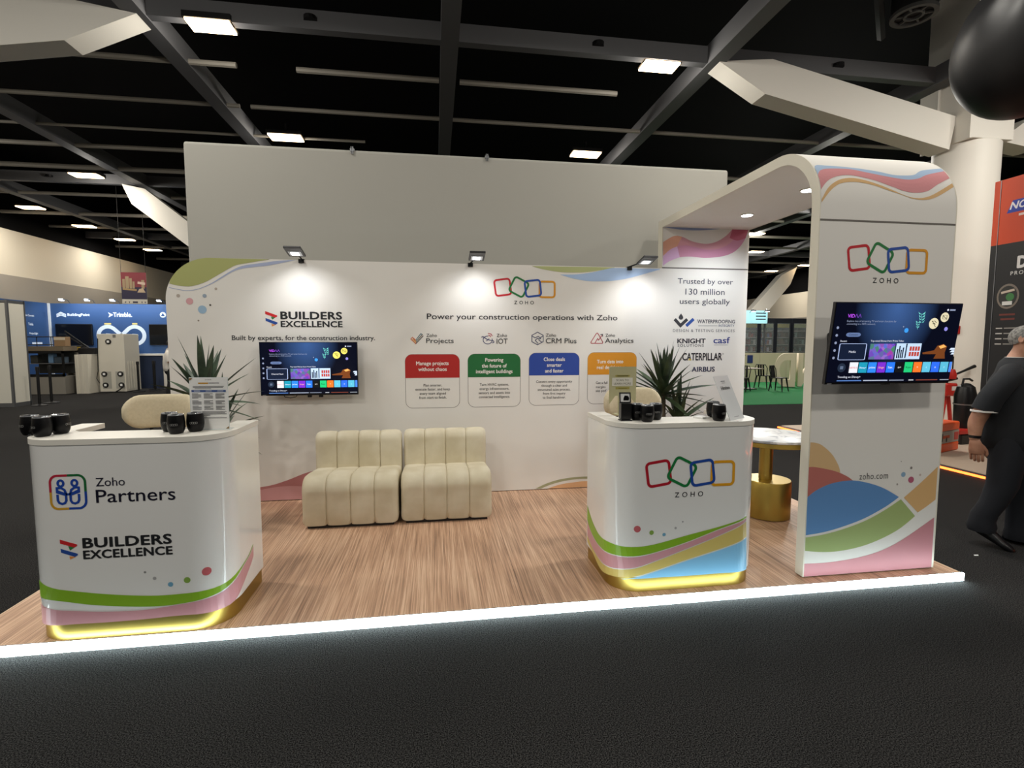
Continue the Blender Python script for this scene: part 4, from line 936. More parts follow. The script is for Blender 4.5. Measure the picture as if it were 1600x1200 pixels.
    tiles = (('e8eaf2', 'NETFLIX', 'c02030'), ('1f9ab8', 'Disney+', 'f0f4ff'), ('2f86f0', 'prime', 'f0f4ff'), ('7a2fd0', 'binge', 'ffb070'), ('2a78f0', 'Stan.', 'f0f4ff'), ('101216', 'tv+', 'e8e8e8'), ('22c878', 'Kayo', '0a3020'), ('f0762a', '=', 'fff0e0'), ('5fc0e0', '::', 'f4faff'), ('2f6cf0', 'o', 'f0f4ff'), ('58b8d8', '::', 'f4faff'))
    for i, (hx_, s2, c2) in enumerate(tiles):
        u = .165+i*.0737; rect(u, u+.067, .742, .877, glow(hx_, .85)); txt(s2, u+.0335, .822, .028 if len(s2) < 6 else .022, glow(c2, .9), 'C')
    rect(.977, .999, .742, .877, glow('4a86e8', .85))
    txt('Trending on Disney+', .082, .943, .028, wht)
    for a, b, hx in ((.08, .275, '5a86d0'), (.29, .487, 'b8c4dc'), (.5, .62, '8a94a8'), (.66, .7, 'c8ccd4'), (.72, .9, '8a4434'), (.92, .995, '9aa0ac')): rect(a, b, .972, .985, glow(hx, .7))
    m.build('menu_pattern', s_, label='lit menu with app tiles')
    MB().bx(-.43, -.40, -.0135, -.0125, -h/2+.003, -h/2+.007, ink('9a9aa0')).build('badge_print', t)
    return t
tv = make_tv('television on the display wall over the left sofa', (1.2933, 2.26, 1.361), 0, 1, 'Channel Scan', glow('e6dc6a', .95))
MB().bx(-.2, .2, .05, .096, -.15, .15, black_metal).build('wall_bracket', tv)
for x in (-.01, .095): MB().rbx(x-.018, x+.018, -.0, .03, -.277, -.25, .003, black_plastic).build('bracket_foot', tv)
MB().tube([(-.26, .03, -.24), (-.24, .02, -.272), (-.19, .02, -.282), (-.14, .025, -.272), (-.12, .03, -.24)], .004, black_plastic, 6).build('cable', tv, True)
tv2 = make_tv('television on the arch post', (5.3264, -.04, 1.6018), math.radians(7), 1, 'Media', glow('d8cfae', .9))
MB().bx(-.15, .15, .05, .09, -.1, .1, black_metal).bx(-.05, .05, .07, .115, -.06, .06, black_metal).build('wall_bracket', tv2)
MB().rbx(-.03, .03, .0, .02, -.262, -.25, .003, black_plastic).build('bracket_foot', tv2)
t = MB().rbx(-.045, .045, -.05, 0, -.1, .1, .012, black_gloss).bx(-.015, .015, -.052, -.049, .072, .078, ink('77777a')).bx(-.015, .015, -.052, -.049, -.078, -.072, ink('77777a')).build('media_box')
t.location = (5.0135, YP, 1.5729)
tag(t, 'small black box on the arch post beside its television', 'box')

# ------------------------------------------------------------------ black inflatable hung high on the right
bc = Vector((8.2373,1.5796,4.5024))
t = thing('balloon', 'large shiny black inflatable ball hanging in front of the column', 'balloon', tuple(bc))
rgs = []
for i in range(29):
    a = PI*i/28; ring = []
    for j in range(64):
        q = 2*PI*j/64
        pin = max(0, (a/PI-.62)/.38)
        r = .575*math.sin(a)*(1+.10*pin*math.sin(9*q)*(1-pin*.5))
        ring.append((r*math.cos(q), r*math.sin(q), -.66*math.cos(a)+.10*pin**3))
    rgs.append(ring)
RB = Euler((math.radians(38), 0, math.radians(-42))).to_matrix().to_4x4()
MB().rings(rgs, mat('black_vinyl', '0d0d0f', .5, spec=.4), xf=RB).build('skin', t, True, sharp=120)
tip = RB @ Vector((0, 0, .76))
MB().tube([tip, tip+Vector((0, 0, .1)), (tip.x, tip.y, 6.0-bc.z)], .008, black_metal, 6).build('cord', t)
MB().tube([RB @ Vector((0, 0, .70)), RB @ Vector((0, 0, .8))], [.05, .03], black_metal, 10).build('neck', t, True)

# ------------------------------------------------------------------ orange stand on the right
t = thing('stand_floor', 'pale floor of the orange stand with a glowing orange edge', 'platform', (11.5, 2.0, 0))
MB().bx(-2.55, 3.5, -3.5, 3.85, 0, .05, mat('pale_deck', 'b9a592', .6)).build('deck', t)
MB().bx(-2.62, -2.55, -3.5, 3.85, 0, .04, mat('dark_edge', '2a1c18', .6)).build('edge', t)
MB().bx(-2.635, -2.62, -3.5, 3.85, .008, .034, mat('orange_led', 'ff6a2c', .5, emit=5)).build('light_strip', t)
org = mat('orange_panel', 'd2461a', .5); blk = mat('black_panel', '1b1b1d', .5)
OX = 10.0
t = thing('exhibition_wall', 'orange and black wall of the stand right of the column', 'display wall', (OX, 3.19, .05))
MB().bx(0, .12, -6, 0, 0, 2.87, blk).build('lower_panel', t)
MB().bx(0, .12, -6, 0, 2.87, 3.72, org).build('upper_panel', t)
MB().bx(-.006, .0, -.085, -.078, 0, 3.72, alu).build('joint_strip', t)
def of(u, v, o=.001): return (-o, 3.19-3.19+u-3.19, v-.05)
m = MB()
m.poly([(3.0198, 3.3141), (2.9546, 3.4704), (2.35, 3.47), (2.31, 3.31)], of, ink('2740a8'))
def of2(u, v, o=.001): return of(-u, v, o)
m.text('NOR', of2, ink('f2f0f4'), at=(-2.9618, 3.3575), cap=.095, align='L', bold=.03, shear=.25, o=.002)
m.stroke([(-2.8735, 3.27), (-2.5, 3.27)], .03, of2, ink('f0d8d0'))
m.build('badge_print', t, label='blue slanted badge with white letters')
m = MB()
m.text('D', of2, ink('e8e6e4'), at=(-2.84, 2.5861), cap=.15, align='L', bold=.06, xs=.8)
m.text('PRO', of2, ink('d0cecc'), at=(-2.9164, 2.4972), cap=.05, align='L', sp=1.35, bold=.02)
m.build('lettering', t)
m = MB(); c0 = (2.9277, 2.2226)
m.disc(*c0, .135, of, ink('7c7268'), .004, ry=.165); m.disc(*c0, .112, of, ink('2f2f2d'), .006, ry=.138); m.disc(c0[0]-.03, c0[1]-.01, .05, of, ink('3f7a44'), .008, ry=.05)
m.stroke([(c0[0]+.08, c0[1]+.05), (c0[0]-.08, c0[1]+.08)], .03, of, ink('c8b8a8'), o=.009); m.stroke([(c0[0]+.06, c0[1]-.09), (c0[0]-.06, c0[1]-.09)], .05, of, ink('d8d8d4'), o=.009); m.build('disc_print', t)
m = MB()
for q in range(2): m.stroke([(c0[0]+.09-q*.02, c0[1]-.24-q*.06), (c0[0]-.1, c0[1]-.24-q*.06)], .025, of, ink('6a3028'))
for q in range(4): m.stroke([(c0[0]+.12, c0[1]-.42-q*.07), (c0[0]+.04, c0[1]-.42-q*.07)], .016, of, ink('b8b4b0')); m.stroke([(c0[0]+.02, c0[1]-.42-q*.07), (c0[0]-.15+.05*(q % 2), c0[1]-.42-q*.07)], .016, of, ink('8c8884'))
m.build('print', t)
red = mat('machine_red', 'b4251c', .4); orange = mat('machine_orange', 'e2531a', .4)
tb = Vector((9.8229-.02, 3.0391+.1, .05))
t = thing('display_box', 'bright orange tool box on the orange stand beside the person', 'box', (9.72, 3.5, .05), .35)
MB().rbx(-.55, .3, -.14, .2, 0, .13, .02, orange).build('lower_case', t)
MB().bx(-.54, .29, -.135, .19, .13, .3, mat('grey_label', 'a39a90', .6)).bx(-.2, .0, -.139, -.135, .2, .24, ink('c0502a')).bx(-.33, -.2, -.139, -.135, .16, .27, ink('2a2624')).bx(-.1, -.07, -.139, -.135, .15, .22, ink('2a2624')).bx(.15, .27, -.139, -.135, .16, .27, red).build('window_panel', t)
MB().rbx(-.55, .3, -.14, .2, .3, .42, .02, orange).build('lid', t)
MB().tube([(-.2, .02, .42), (-.18, .02, .47), (.0, .02, .47), (.02, .02, .42)], .014, red, 8).build('handle', t, True)
t = thing('concrete_saw', 'red saw on an angled stand behind the arch post', 'machine', (11.08, 4.6, .05), .2)
MB().rbx(-.16, .12, -.1, .1, .66, .88, .03, red).bx(-.05, .08, -.105, -.1, .76, .83, ink('d8d0cc')).build('body', t)
MB().tube([(-.02, 0, .7), (-.14, 0, .0)], .035, red, 10).tube([(.04, 0, .7), (.2, 0, .0)], .03, red, 10).build('stand', t, True)
MB().lathe([(0, 0), (.09, .0), (.1, .06), (.07, .16), (0, .17)], red, (.05, 0, .95), 20).build('tank', t, True)
MB().tube([(-.2, 0, .9), (.0, 0, .92), (.24, 0, .95)], .025, black_metal, 8).build('bar', t, True)
MB().tube([(.1, -.05, 1.02), (.3, -.08, 1.09), (.52, -.1, 1.16)], [.018, .02, .03], black_metal, 8).build('handle', t, True)
MB().tube([(.05, -.11, .7)]+[(.05+.16*math.sin(a), -.11, .48+.22*math.cos(a)) for a in [PI*i/12 for i in range(13)]], .014, mat('pale_hose', 'b8b294', .5), 8).build('hose', t, True)
MB().tube([(.12, 0, 1.1), (.12, 0, 1.33)], .01, black_metal, 6).tube([(.12, 0, 1.3), (-.1, 0, 1.3)], .008, black_metal, 6).build('guard', t, True)
t = thing('vacuum_bag', 'tall black bag machine beside the red saw', 'machine', (10.62, 3.9, .05), .1)
MB().lathe([(0, .25), (.12, .25), (.13, .3), (.14, .75), (.11, .88), (.05, .93), (0, .94)], black_plastic, n=20).build('bag', t, True)
MB().tube([(-.08, 0, .9), (-.06, 0, 1.0), (.06, 0, 1.0), (.12, 0, .97)], .016, black_metal, 8).build('handle', t, True)
MB().lathe([(.145, .6), (.148, .62)], alu, n=20, cap=False).build('band', t, True)
MB().rbx(-.28, .1, -.14, .14, .16, .24, .02, red).rbx(-.2, .12, -.12, .12, .0, .16, .02, black_plastic).build('base', t)
t = MB().rbx(-.04, .04, -.02, .02, -.07, .07, .008, mat('alarm_red', 'a31c18', .4)).build('alarm_box'); t.location = (11.0291, 4.4439, 1.8163); t.rotation_euler = (0, 0, -.75)
t.location = (11.74-.33, 5.12-.345, 1.83); tag(t, 'small red alarm box on the cream column', 'alarm')
t = MB().prism([(-.02, -.006), (.01, -.01), (.024, .004), (-.01, .008)], 0, .003, lambda u, v, d: (u, v, d), paper).build('paper_scrap'); t.location = (6.522, .328, 0.001)
tag(t, 'tiny white scrap of paper on the carpet by the person', 'paper')

# ------------------------------------------------------------------ people
skin_mat = mottled('skin', 'a5745c', 'b98a70', 14, .5, 3); hair_grey = mottled('grey_hair', '55534f', '8b8882', 60, .7, 3)
def make_person(label, loc, rz, shirt, trousers, hair, trim=None, stride=.12, arm=.06, head_turn=0, cap=None, H=1.75, badge=False, full=True):
    t = thing('person', label, 'person', loc, rz); t.scale = (H/1.75,)*3
    hx = lambda x, y, z: tuple(Matrix.Rotation(head_turn, 3, 'Z') @ Vector((x, y+(.03 if full else 0), 0)))[:2]+(z,)
    ch = [[((0, 0, .95), (.15, .11)), ((0, -.0, 1.12), (.15, .12)), ((0, -.02, 1.32), (.16, .115)), ((0, -.02, 1.45), (.085, .075)), ((0, 0, 1.52), (.054, .058)), (hx(0, .025, 1.585), (.064, .08)), (hx(0, .02, 1.655), (.084, .104)), (hx(0, .01, 1.712), (.072, .09)), (hx(0, .005, 1.745), (.034, .04))]]
    n = 9
    for sx in (-1, 1):
        sw = arm*sx
        ch.append([2, ((sx*.14, -.02, 1.40), .07), ((sx*.225, -.02, 1.385), .062), ((sx*.265, -.05+sw, 1.12), .06), ((sx*.272, .0+sw*2, 1.0), .056), ((sx*.28, .05+sw*2.5, .88), .038), ((sx*.285, .06+sw*2.6, .85), .034)]); n += 6
    for sx in (-1, 1):
        ch.append([0, ((sx*.095, 0, .88), .10), ((sx*.12, .03+stride*sx*-.5, .5), .06), ((sx*.14, -.02-stride*sx*1.0, .1+(.09 if full and sx == 1 else 0)), .042), ((sx*.14, .04-stride*sx*1.0, .05+(.05 if full and sx == 1 else 0)), .033)])
    body = skin('body', ch, skin_mat, t, 2)
    # hands: palm with four curled fingers and a thumb
    for sx in (-1, 1):
        sw = arm*sx; ax, ay = sx*.285, .065+sw*2.6
        if not full: continue
        def lump(cx, cy, z, rx, ry, n=16): return [(cx+rx*math.cos(q), cy+ry*math.sin(q), z) for q in [2*PI*i/n for i in range(n)]]
        m = MB().rings([lump(ax, ay-.005, .885, .020, .026), lump(ax, ay, .855, .027, .035), lump(ax-sx*.001, ay+.006, .825, .025, .043), lump(ax-sx*.003, ay+.01, .79, .022, .048), lump(ax-sx*.006, ay+.012, .762, .019, .047), lump(ax-sx*.008, ay+.012, .748, .012, .04)], skin_mat)
        for k in range(4):
            dy = (-.034, -.012, .011, .034)[k]; L = (.036, .044, .047, .042)[k]; r = (.0092, .0102, .0105, .010)[k]; y = ay+.012+dy
            m.tube([(ax-sx*.006, y, .772), (ax-sx*.006, y, .757), (ax-sx*.011, y+.002, .757-L*.75), (ax-sx*.022, y+.003, .757-L*1.25), (ax-sx*.038, y+.002, .757-L*1.35), (ax-sx*.048, y, .757-L*1.15), (ax-sx*.051, y, .757-L*1.05)], [r, r, r*1.02, r, r*.92, r*.75, r*.2], skin_mat, 10)
        m.tube([(ax-sx*.004, ay+.03, .832), (ax-sx*.010, ay+.05, .81), (ax-sx*.018, ay+.066, .785), (ax-sx*.024, ay+.07, .76), (ax-sx*.029, ay+.066, .742), (ax-sx*.03, ay+.064, .737)], [.014, .0145, .0125, .0115, .009, .003], skin_mat, 10)
        m.build('hand', t, True, sharp=80)
    # face: nose, ears
    m = MB()
    R = Matrix.Rotation(head_turn, 4, 'Z') @ Matrix.Translation((0, .03 if full else 0, 0))
    m.rings([[(0, .10, 1.685), (0, .10, 1.685), (0, .10, 1.685)], [(-.012, .105, 1.655), (.012, .105, 1.655), (0, .128, 1.65)], [(-.014, .1, 1.64), (.014, .1, 1.64), (0, .112, 1.638)]], skin_mat, xf=R)
    m.build('nose', t, True)
    for sx in (-1, 1):
        MB().lathe([(0, -.006), (.02, -.004), (.024, 0), (.018, .006), (0, .004)], skin_mat, n=14, xf=R @ Matrix.Translation((sx*.079, .0, 1.655)) @ Matrix.Rotation(sx*1.4, 4, 'Y') @ Matrix.Diagonal((1.35, .8, 1, 1))).build('ear', t, True)
        MB().lathe([(0, 0), (.008, .001), (.006, .004), (0, .005)], mat('eye_white', 'd8d4cc', .3), n=10, xf=R @ Matrix.Translation((sx*.032, .098, 1.675)) @ Matrix.Rotation(-PI/2, 4, 'X')).build('eye', t, True)
    MB().rbx(-.022, .022, .098, .106, 1.606, 1.616, .003, mat('lip', '8a4f48', .5), R).build('mouth', t)
    # hair cap: back and top of the head
    rg = []
    for i in range(15):
        f = i/14; el = -.55+f*(PI/2+.55); ring = []
        for j in range(25):
            a = -PI/2+PI*(-.72+1.44*j/24)
            kx, ky, kz = .083, .103, .098
            e2 = max(el, -.55+max(0, abs(j-12)/12-.45)*1.5)
            ring.append((kx*math.cos(e2)*math.cos(a+PI*0)*1.0, ky*math.cos(e2)*math.sin(a)+.012, 1.665+kz*math.sin(e2)))
        rg.append(ring)
    MB().rings(rg, hair, closed=False, cap=False, xf=R).build('hair', t, True, sharp=90)
    if cap:
        MB().lathe([(.088, 0), (.09, .03), (.075, .075), (.03, .095), (0, .097)], cap, (0, .012, 1.68), 24, xf=R).bx(-.06, .06, .08, .16, 1.685, 1.695, cap, R).build('cap', t, True)
    # shirt: torso and sleeves; trousers: seat and two legs with open hems
    def oval(x, y, z, rx, ry, n=28, k=1.0): return [(x+rx*math.cos(q)*(1+.04*math.sin(2*q)**2), y+ry*math.sin(q)*(1+.04*math.sin(2*q)**2), z) for q in [2*PI*i/n for i in range(n)]]
    m = MB()
    m.rings([oval(0, .0, z, rx, ry) for z, rx, ry in ((.80, .205, .19), (.805, .212, .197), (.9, .216, .205), (1.0, .22, .21), (1.12, .222, .205), (1.24, .217, .182), (1.33, .207, .155), (1.39, .195, .125), (1.43, .172, .115), (1.462, .142, .108), (1.482, .11, .098), (1.497, .086, .084), (1.512, .072, .072))], shirt)
    for sx in (-1, 1):
        sw = arm*sx
        m.tube([(sx*.08, -.015, 1.40), (sx*.15, -.018, 1.395), (sx*.205, -.022, 1.365), (sx*.243, -.032+sw*.3, 1.295), (sx*.262, -.045+sw*.7, 1.2), (sx*.268, -.05+sw, 1.10)], [.07, .076, .080, .081, .082, .082], shirt, 24)
    m.build('shirt', t, True, sharp=70)
    if trim:
        for sx in (-1, 1):
            sw = arm*sx
            MB().lathe([(.076, -.008), (.0835, -.006), (.0835, .006), (.076, .008)], trim, (sx*.268, -.05+sw, 1.097), 24, cap=False).build('sleeve_trim', t, True)
        MB().lathe([(.066, 0), (.073, .003), (.070, .012)], trim, (0, 0, 1.503), 24, cap=False).build('collar_trim', t, True)
    m = MB()
    m.rings([oval(0, 0, z, rx, ry) for z, rx, ry in ((.69, .15, .13), (.74, .18, .16), (.78, .195, .172), (.86, .205, .182), (.98, .2, .175))], trousers)
    for sx in (-1, 1):
        up_ = .09 if full and sx == 1 else 0
        fx, fy, kx, ky = sx*.14, -.02-stride*sx*1.0, sx*.12, .03+stride*sx*-.5
        m.rings([oval(x, y, z, r, r*.98+.004*(i % 2)) for i, (x, y, z, r) in enumerate(((sx*.1, 0, .9, .115), (sx*.105, .0, .8, .118), (sx*.11, ky*.4, .68, .112), (kx, ky, .5, .098), (kx*.6+fx*.4, ky*.6+fy*.4, .36, .09), (fx, fy*.9+ky*.1, .2+up_*.6, .084), (fx, fy, .11+up_, .086), (fx, fy, .065+up_, .092), (fx, fy, .03+up_, .088)))], trousers)
    m.build('trousers', t, True, sharp=70)
    for sx in (-1, 1):
        Rf = Matrix.Translation((sx*.14, -.03-stride*sx*1.0, 0))
        if full and sx == 1: Rf = Rf @ Matrix.Translation((0, .15, 0)) @ Matrix.Rotation(-.5, 4, 'X') @ Matrix.Translation((0, -.15, 0))   # heel lifted
        rgs = []
        for y, w, h in ((-.085, .02, .03), (-.075, .04, .075), (-.03, .046, .10), (.05, .048, .085), (.12, .054, .062), (.18, .048, .05), (.21, .022, .032)):
            rgs.append([(w*math.cos(q), y, max(.002, h*.5+h*.5*math.sin(q))) for q in [2*PI*i/14 for i in range(14)]])
        MB().rings(rgs, black_plastic, xf=Rf).build('shoe', t, True, sharp=80)
    return t
navy = mat('navy_cotton', '0c1018', .85); tee = mat('black_cotton', '101318', .85)
pm = make_person('grey-haired person in black shirt and navy trousers walking past the stand', (6.9624, 0.4874, 0), -2.55, tee, navy, hair_grey, mat('white_trim', 'd8d4ce', .7), .10, -.095, -.1, H=1.73)
MB().lathe([(.034, -.012), (.0385, -.01), (.0385, .01), (.034, .012)], black_plastic, (.281, .05-.095*2.5, .892), 20, cap=False).build('wristband', pm, True)
R = Matrix.Rotation(-.1, 4, 'Z') @ Matrix.Translation((0, .03, 0))
m = MB()
for sx in (-1, 1):
    m.tube([R @ Vector((sx*.079, -.01, 1.672)), R @ Vector((sx*.08, .05, 1.682)), R @ Vector((sx*.066, .112, 1.68))], .0022, black_metal, 6)
    m.tube([R @ Vector((sx*.034+.026*math.cos(q), .118, 1.672+.02*math.sin(q))) for q in [2*PI*i/16 for i in range(17)]], .002, black_metal, 6)
m.build('glasses', pm, True)
make_person('person in cap and dark vest working behind the tall white machine', (-8.4, 16.95, 0), 2.6, mat('dark_vest', '22222a', .8), navy, hair_grey, None, .05, .05, 0, mat('dark_cap', '1c1c20', .8), 1.85, full=False)
make_person('dark-haired person in white shirt half hidden by the display wall edge', (-5.42, 13.9, 0), -1.2, mat('white_shirt', 'd9d4cc', .8), mat('black_trousers', '0d0d10', .8), mottled('dark_hair', '14110f', '2a2420', 60, .6, 3), None, .05, .03, 0, None, 1.68, full=False)

# ------------------------------------------------------------------ left background: blue stand, machine, posts
blue = mat('blue_panel', '30507f', .5)
bw = thing('exhibition_wall', 'blue corner walls of the stand with screens at the far left', 'display wall', (-8.7, 17.5, 0))
MB().bx(-2.28, 2.6, 0, .1, 0, 3.0, blue).build('panel', bw)
MB().bx(-2.38, -2.28, -2.3, .1, 0, 3.0, blue).build('side_panel', bw)
MB().bx(-2.29, -2.22, -.05, .0, 0, 3.0, mat('white_post', 'd9dde0', .5)).build('corner_post', bw)
def bf(u, v, o=.002): return (u+8.7, -o, v)
lw = ink('e8f2ff'); m = MB()
m.text('BuildingPoint', bf, lw, (-10.389, -9.6845, 2.5335, 2.6554), bold=.03)
m.text('Trimble.', bf, lw, (-8.92, -8.3141, 2.5443, 2.695), bold=.03)
a = (-10.739, 2.5287)
for q in range(3): m.stroke([(a[0], a[1]+q*.04), (a[0]+.14, a[1]+.06+q*.05), (a[0]+.3, a[1]+q*.04)], .03, bf, lw)
a = (-9.0874, 2.6093)
m.poly([(a[0], a[1]-.09), (a[0]+.17, a[1]), (a[0], a[1]+.09), (a[0]+.05, a[1])], bf, lw)
a = (-7.2888, 2.6238)
m.disc(*a, .1, bf, lw, .002); m.poly([(a[0]-.07, a[1]-.05), (a[0]+.07, a[1]-.05), (a[0], a[1]+.08)], bf, ink('30507f'), .004)
m.stroke([(-9.2301,2.2897), (-9.0101,2.2909)], .05, bf, ink('e8d27a')); m.stroke([(-8.3222,2.2947), (-8.1517,2.2956)], .05, bf, ink('e8d27a'))
m.build('lettering', bw, label='white wall lettering and marks')
m = MB(); c1, c2, zc = -9.1292, -8.2498, 1.8802; rr = .31
pts = [(c1+rr*math.cos(q), zc+rr*math.sin(q)) for q in [PI*.28+PI*1.44*i/20 for i in range(21)]]+[(c2-rr*math.cos(q), zc+rr*math.sin(q)*1) for q in [-PI*.28*-1+0]][:0]
pts += [((c1+c2)/2, zc)]+[(c2+rr*math.cos(q), zc+rr*math.sin(q)) for q in [PI*.72-PI*1.44*i/20 for i in range(21)]]+[((c1+c2)/2, zc)]
m.stroke(pts, .13, bf, ink('dce9f6'), True); m.poly([(c1-.12, zc-.02), (c1+.15, zc-.02), (c1+.08, zc+.06), (c1-.06, zc+.07)], bf, ink('c8d4e2')); m.poly([(c2-.15, zc-.02), (c2+.12, zc-.02), (c2+.1, zc+.04), (c2-.08, zc+.06)], bf, ink('c8d4e2')); m.build('loop_print', bw)
def bsf(u, v, o=.002): return (-2.28+o, u-17.5, v)
m = MB()
for s_, y, z, c in (('Trimble Connect', 16.55, 2.5, .07), ('Tekla', 16.65, 2.2, .09), ('ProjectSight', 16.75, 1.9, .07), ):
    m.text(s_, bsf, lw, at=(y+.0, z), cap=c, bold=.02, align='C', xs=.8)
for y, z in ((16.85, 1.6), (16.85, 1.3)): m.stroke([(y-.2, z), (y+.25, z)], .06, bsf, lw)
m.build('lettering', bw)
for x in (-10.3, -9.5, -8.7, -7.9, -7.2):
    t = thing('booth_spotlight', {-10.3: 'small lit spotlight nearest the corner of the blue stand', -9.5: 'small lit spotlight over the dark screen of the blue stand', -8.7: 'small lit spotlight between the two marks on the blue wall', -7.9: 'small lit spotlight over the right half of the looped print', -7.2: 'small lit spotlight nearest the display wall on the blue stand'}[x], 'spotlight', (x, 17.5, 3.0), 0, 'spotlights on top of the blue wall')
    MB().tube([(0, .03, 0), (0, -.1, .12), (0, -.35, .12)], .012, alu, 6).build('arm', t)
    MB().rbx(-.07, .07, -.45, -.32, .08, .14, .01, alu).bx(-.05, .05, -.44, -.33, .07, .081, mat('booth_lamp_glow', 'dfeaff', .5, emit=14)).build('lamp_head', t)
area_light('booth_light_beam', (-8.7, 16.9, 3.15), (math.radians(35), 0, 0), 3.6, .1, 36, (.75, .87, 1))
for x0, x1, lab in ((-10.76, -9.6, 'dark switched-off screen on the blue wall left of the loop'), (-7.74, -6.5, 'dark switched-off screen cut by the display wall edge')):
    t = thing('television', lab, 'television', ((x0+x1)/2, 17.44, 1.9))
    w = x1-x0; MB().rbx(-w/2, w/2, -.02, .05, -.37, .38, .01, black_plastic).build('casing', t)
    MB().bx(-w/2+.02, w/2-.02, -.0215, -.02, -.35, .36, black_gloss).build('screen', t)
t = thing('cabinet', 'white framed dark cupboard under the right end of the blue wall', 'cabinet', (-7.5, 17.1, 0))
MB().bx(-.45, .75, -.2, .35, 1.16, 1.22, white_paint).bx(-.45, -.38, -.2, .35, 0, 1.16, white_paint).bx(.42, .6, -.2, .35, 0, 1.16, white_paint).build('frame', t)
MB().bx(-.38, .42, -.15, .3, 0, 1.16, mat('dark_blue_panel', '23304a', .6)).build('door', t)
t = thing('machine_cabinet', 'tall white machine cabinet with round black ports', 'machine', (-7.93, 15.9, 0))
mw = mat('machine_white', 'd2cdbf', .5)
MB().rbx(-.39, .39, -.4, .45, .02, 1.9, .01, mw).build('casing', t)
m = MB()
for x0, x1 in ((-.3, -.04), (.09, .35)): m.bx(x0, x1, -.405, -.4, .12, .68, mat('perforated_grey', 'a9a79d', .6))
m.bx(.07, .16, -.405, -.4, 1.78, 1.88, mat('label_grey', '77756f', .6)); m.build('grille', t)
for k, (x, z) in enumerate(((-.06, 1.65), (-.235, .6), (.24, .6), (-.215, .24), (.255, .24))):
    o = MB().lathe([(0, 0), (.085, 0), (.085, .02), (.055, .025), (0, .025)], black_plastic, n=20, xf=Matrix.Translation((x, -.405, z)) @ Matrix.Rotation(PI/2, 4, 'X')).build('port', t, True)
    MB().bx(x-.035, x+.035, -.435, -.43, z-.035, z+.035, paper).build('port_cover', o)
m = MB()
for k in range(5): m.bx(.39, .40, -.25+k*.14, -.2+k*.14, .1, 1.0, mw)
m.build('rib', t)
MB().tube([(-.36, -.42, 1.75), (-.39, -.42, 1.2), (-.41, -.42, .7), (-.46, -.42, .45), (-.38, -.42, .3)], .012, black_plastic, 6).build('cable', t, True)
MB().tube([(.1, -.45, .02), (.25, -.5, .1), (.36, -.45, .22)], .02, black_plastic, 6).build('hose', t, True)
t = thing('plinth', 'ribbed white plinth left of the tall white machine', 'plinth', (-8.53, 15.45, 0)); MB().bx(-.25, .1, -.3, .3, 0, 1.24, mw).bx(-.25, -.18, -.32, -.3, 0, 1.24, mw).bx(-.1, -.04, -.32, -.3, 0, 1.24, mw).build('body', t)
t = thing('display_cabinet', 'black framed glass display cabinet at the far left', 'cabinet', (-9.62, 15.4, 0))
MB().bx(-.6, .55, -.3, .3, 0, .55, mat('cabinet_grey', '8c887f', .6)).build('base', t)
m = MB()
for x in (-.6, .5): m.bx(x, x+.05, -.31, -.26, .55, 1.36, black_metal)
m.bx(-.6, .55, -.31, -.26, .55, .63, black_metal).bx(-.6, .55, -.31, -.26, 1.28, 1.36, black_metal); m.build('frame', t)
MB().bx(-.55, .5, -.25, .28, .95, .97, alu).build('shelf', t); MB().bx(-.55, .5, .28, .3, .63, 1.36, mat('cabinet_dark', '2b2d2b', .6)).build('back_panel', t)
MB().bx(-.62, .57, -.32, .32, 1.36, 1.5, mat('cabinet_top', '6e6250', .6)).build('top', t)
for x, w, h, c, lab in ((-.42, .2, .25, '3a3c38', 'dark equipment case behind the glass of the far left cabinet'), (.05, .14, .3, '6f93b8', 'pale blue tool standing behind the glass of the far left cabinet'), (.3, .3, .2, '43515e', 'grey-blue box behind the glass of the far left cabinet')):
    t2 = MB().rbx(-w/2, w/2, -.1, .1, 0, h, .02, ink(c)).build('equipment_case'); t2.location = (-9.62+x, 15.4, .97); tag(t2, lab, 'equipment')
t = thing('open_shelf', 'grey open shelf unit between glass cabinet and white plinth', 'shelf', (-9.1, 16.03, 0))
MB().bx(-.36, -.3, -.25, .25, 0, 1.3, mat('cabinet_grey2', '8f8b80', .6)).bx(.26, .32, -.25, .25, 0, 1.3, MATS['cabinet_grey2']).build('side_panel', t)
MB().bx(-.36, .32, -.25, .25, 1.24, 1.3, MATS['cabinet_grey2']).build('top', t); MB().bx(-.3, .26, -.25, .25, .08, .14, MATS['cabinet_grey2']).bx(-.3, .26, -.2, .25, 1.0, 1.03, MATS['cabinet_grey2']).build('shelf_board', t); MB().bx(-.3, .26, .22, .25, .14, 1.24, mat('cabinet_dark2', '1d1c1a', .7)).build('back_panel', t)
t = MB().rbx(-.2, .2, -.15, .15, 0, .22, .03, black_plastic).bx(-.1, .12, -.152, -.15, .08, .18, ink('c9a92c')).build('case'); t.location = (-9.15, 16.0, 1.3); tag(t, 'black case with yellow label on the open shelf unit', 'case')
t = MB().rbx(-.16, .16, -.12, .12, 0, .3, .01, mat('carton', '8a6f50', .7)).bx(-.16, .16, -.122, -.12, .2, .28, ink('c8bca8')).build('carton'); t.location = (-9.2, 15.3, 1.5); tag(t, 'small brown carton on top of the glass cabinet', 'carton')
t = thing('wire_basket', 'black wire basket on top of the glass cabinet', 'basket', (-9.85, 15.4, 1.5))
m = MB()
for z in (.05, .3): m.tube([(-.4, -.2, z), (.4, -.2, z), (.4, .2, z), (-.4, .2, z), (-.4, -.2, z)], .012, black_metal, 6)
m.build('rim', t)
for x in (-.4, 0, .4): MB().tube([(x, -.2, 0), (x, -.2, .3)], .012, black_metal, 6).build('upright', t)
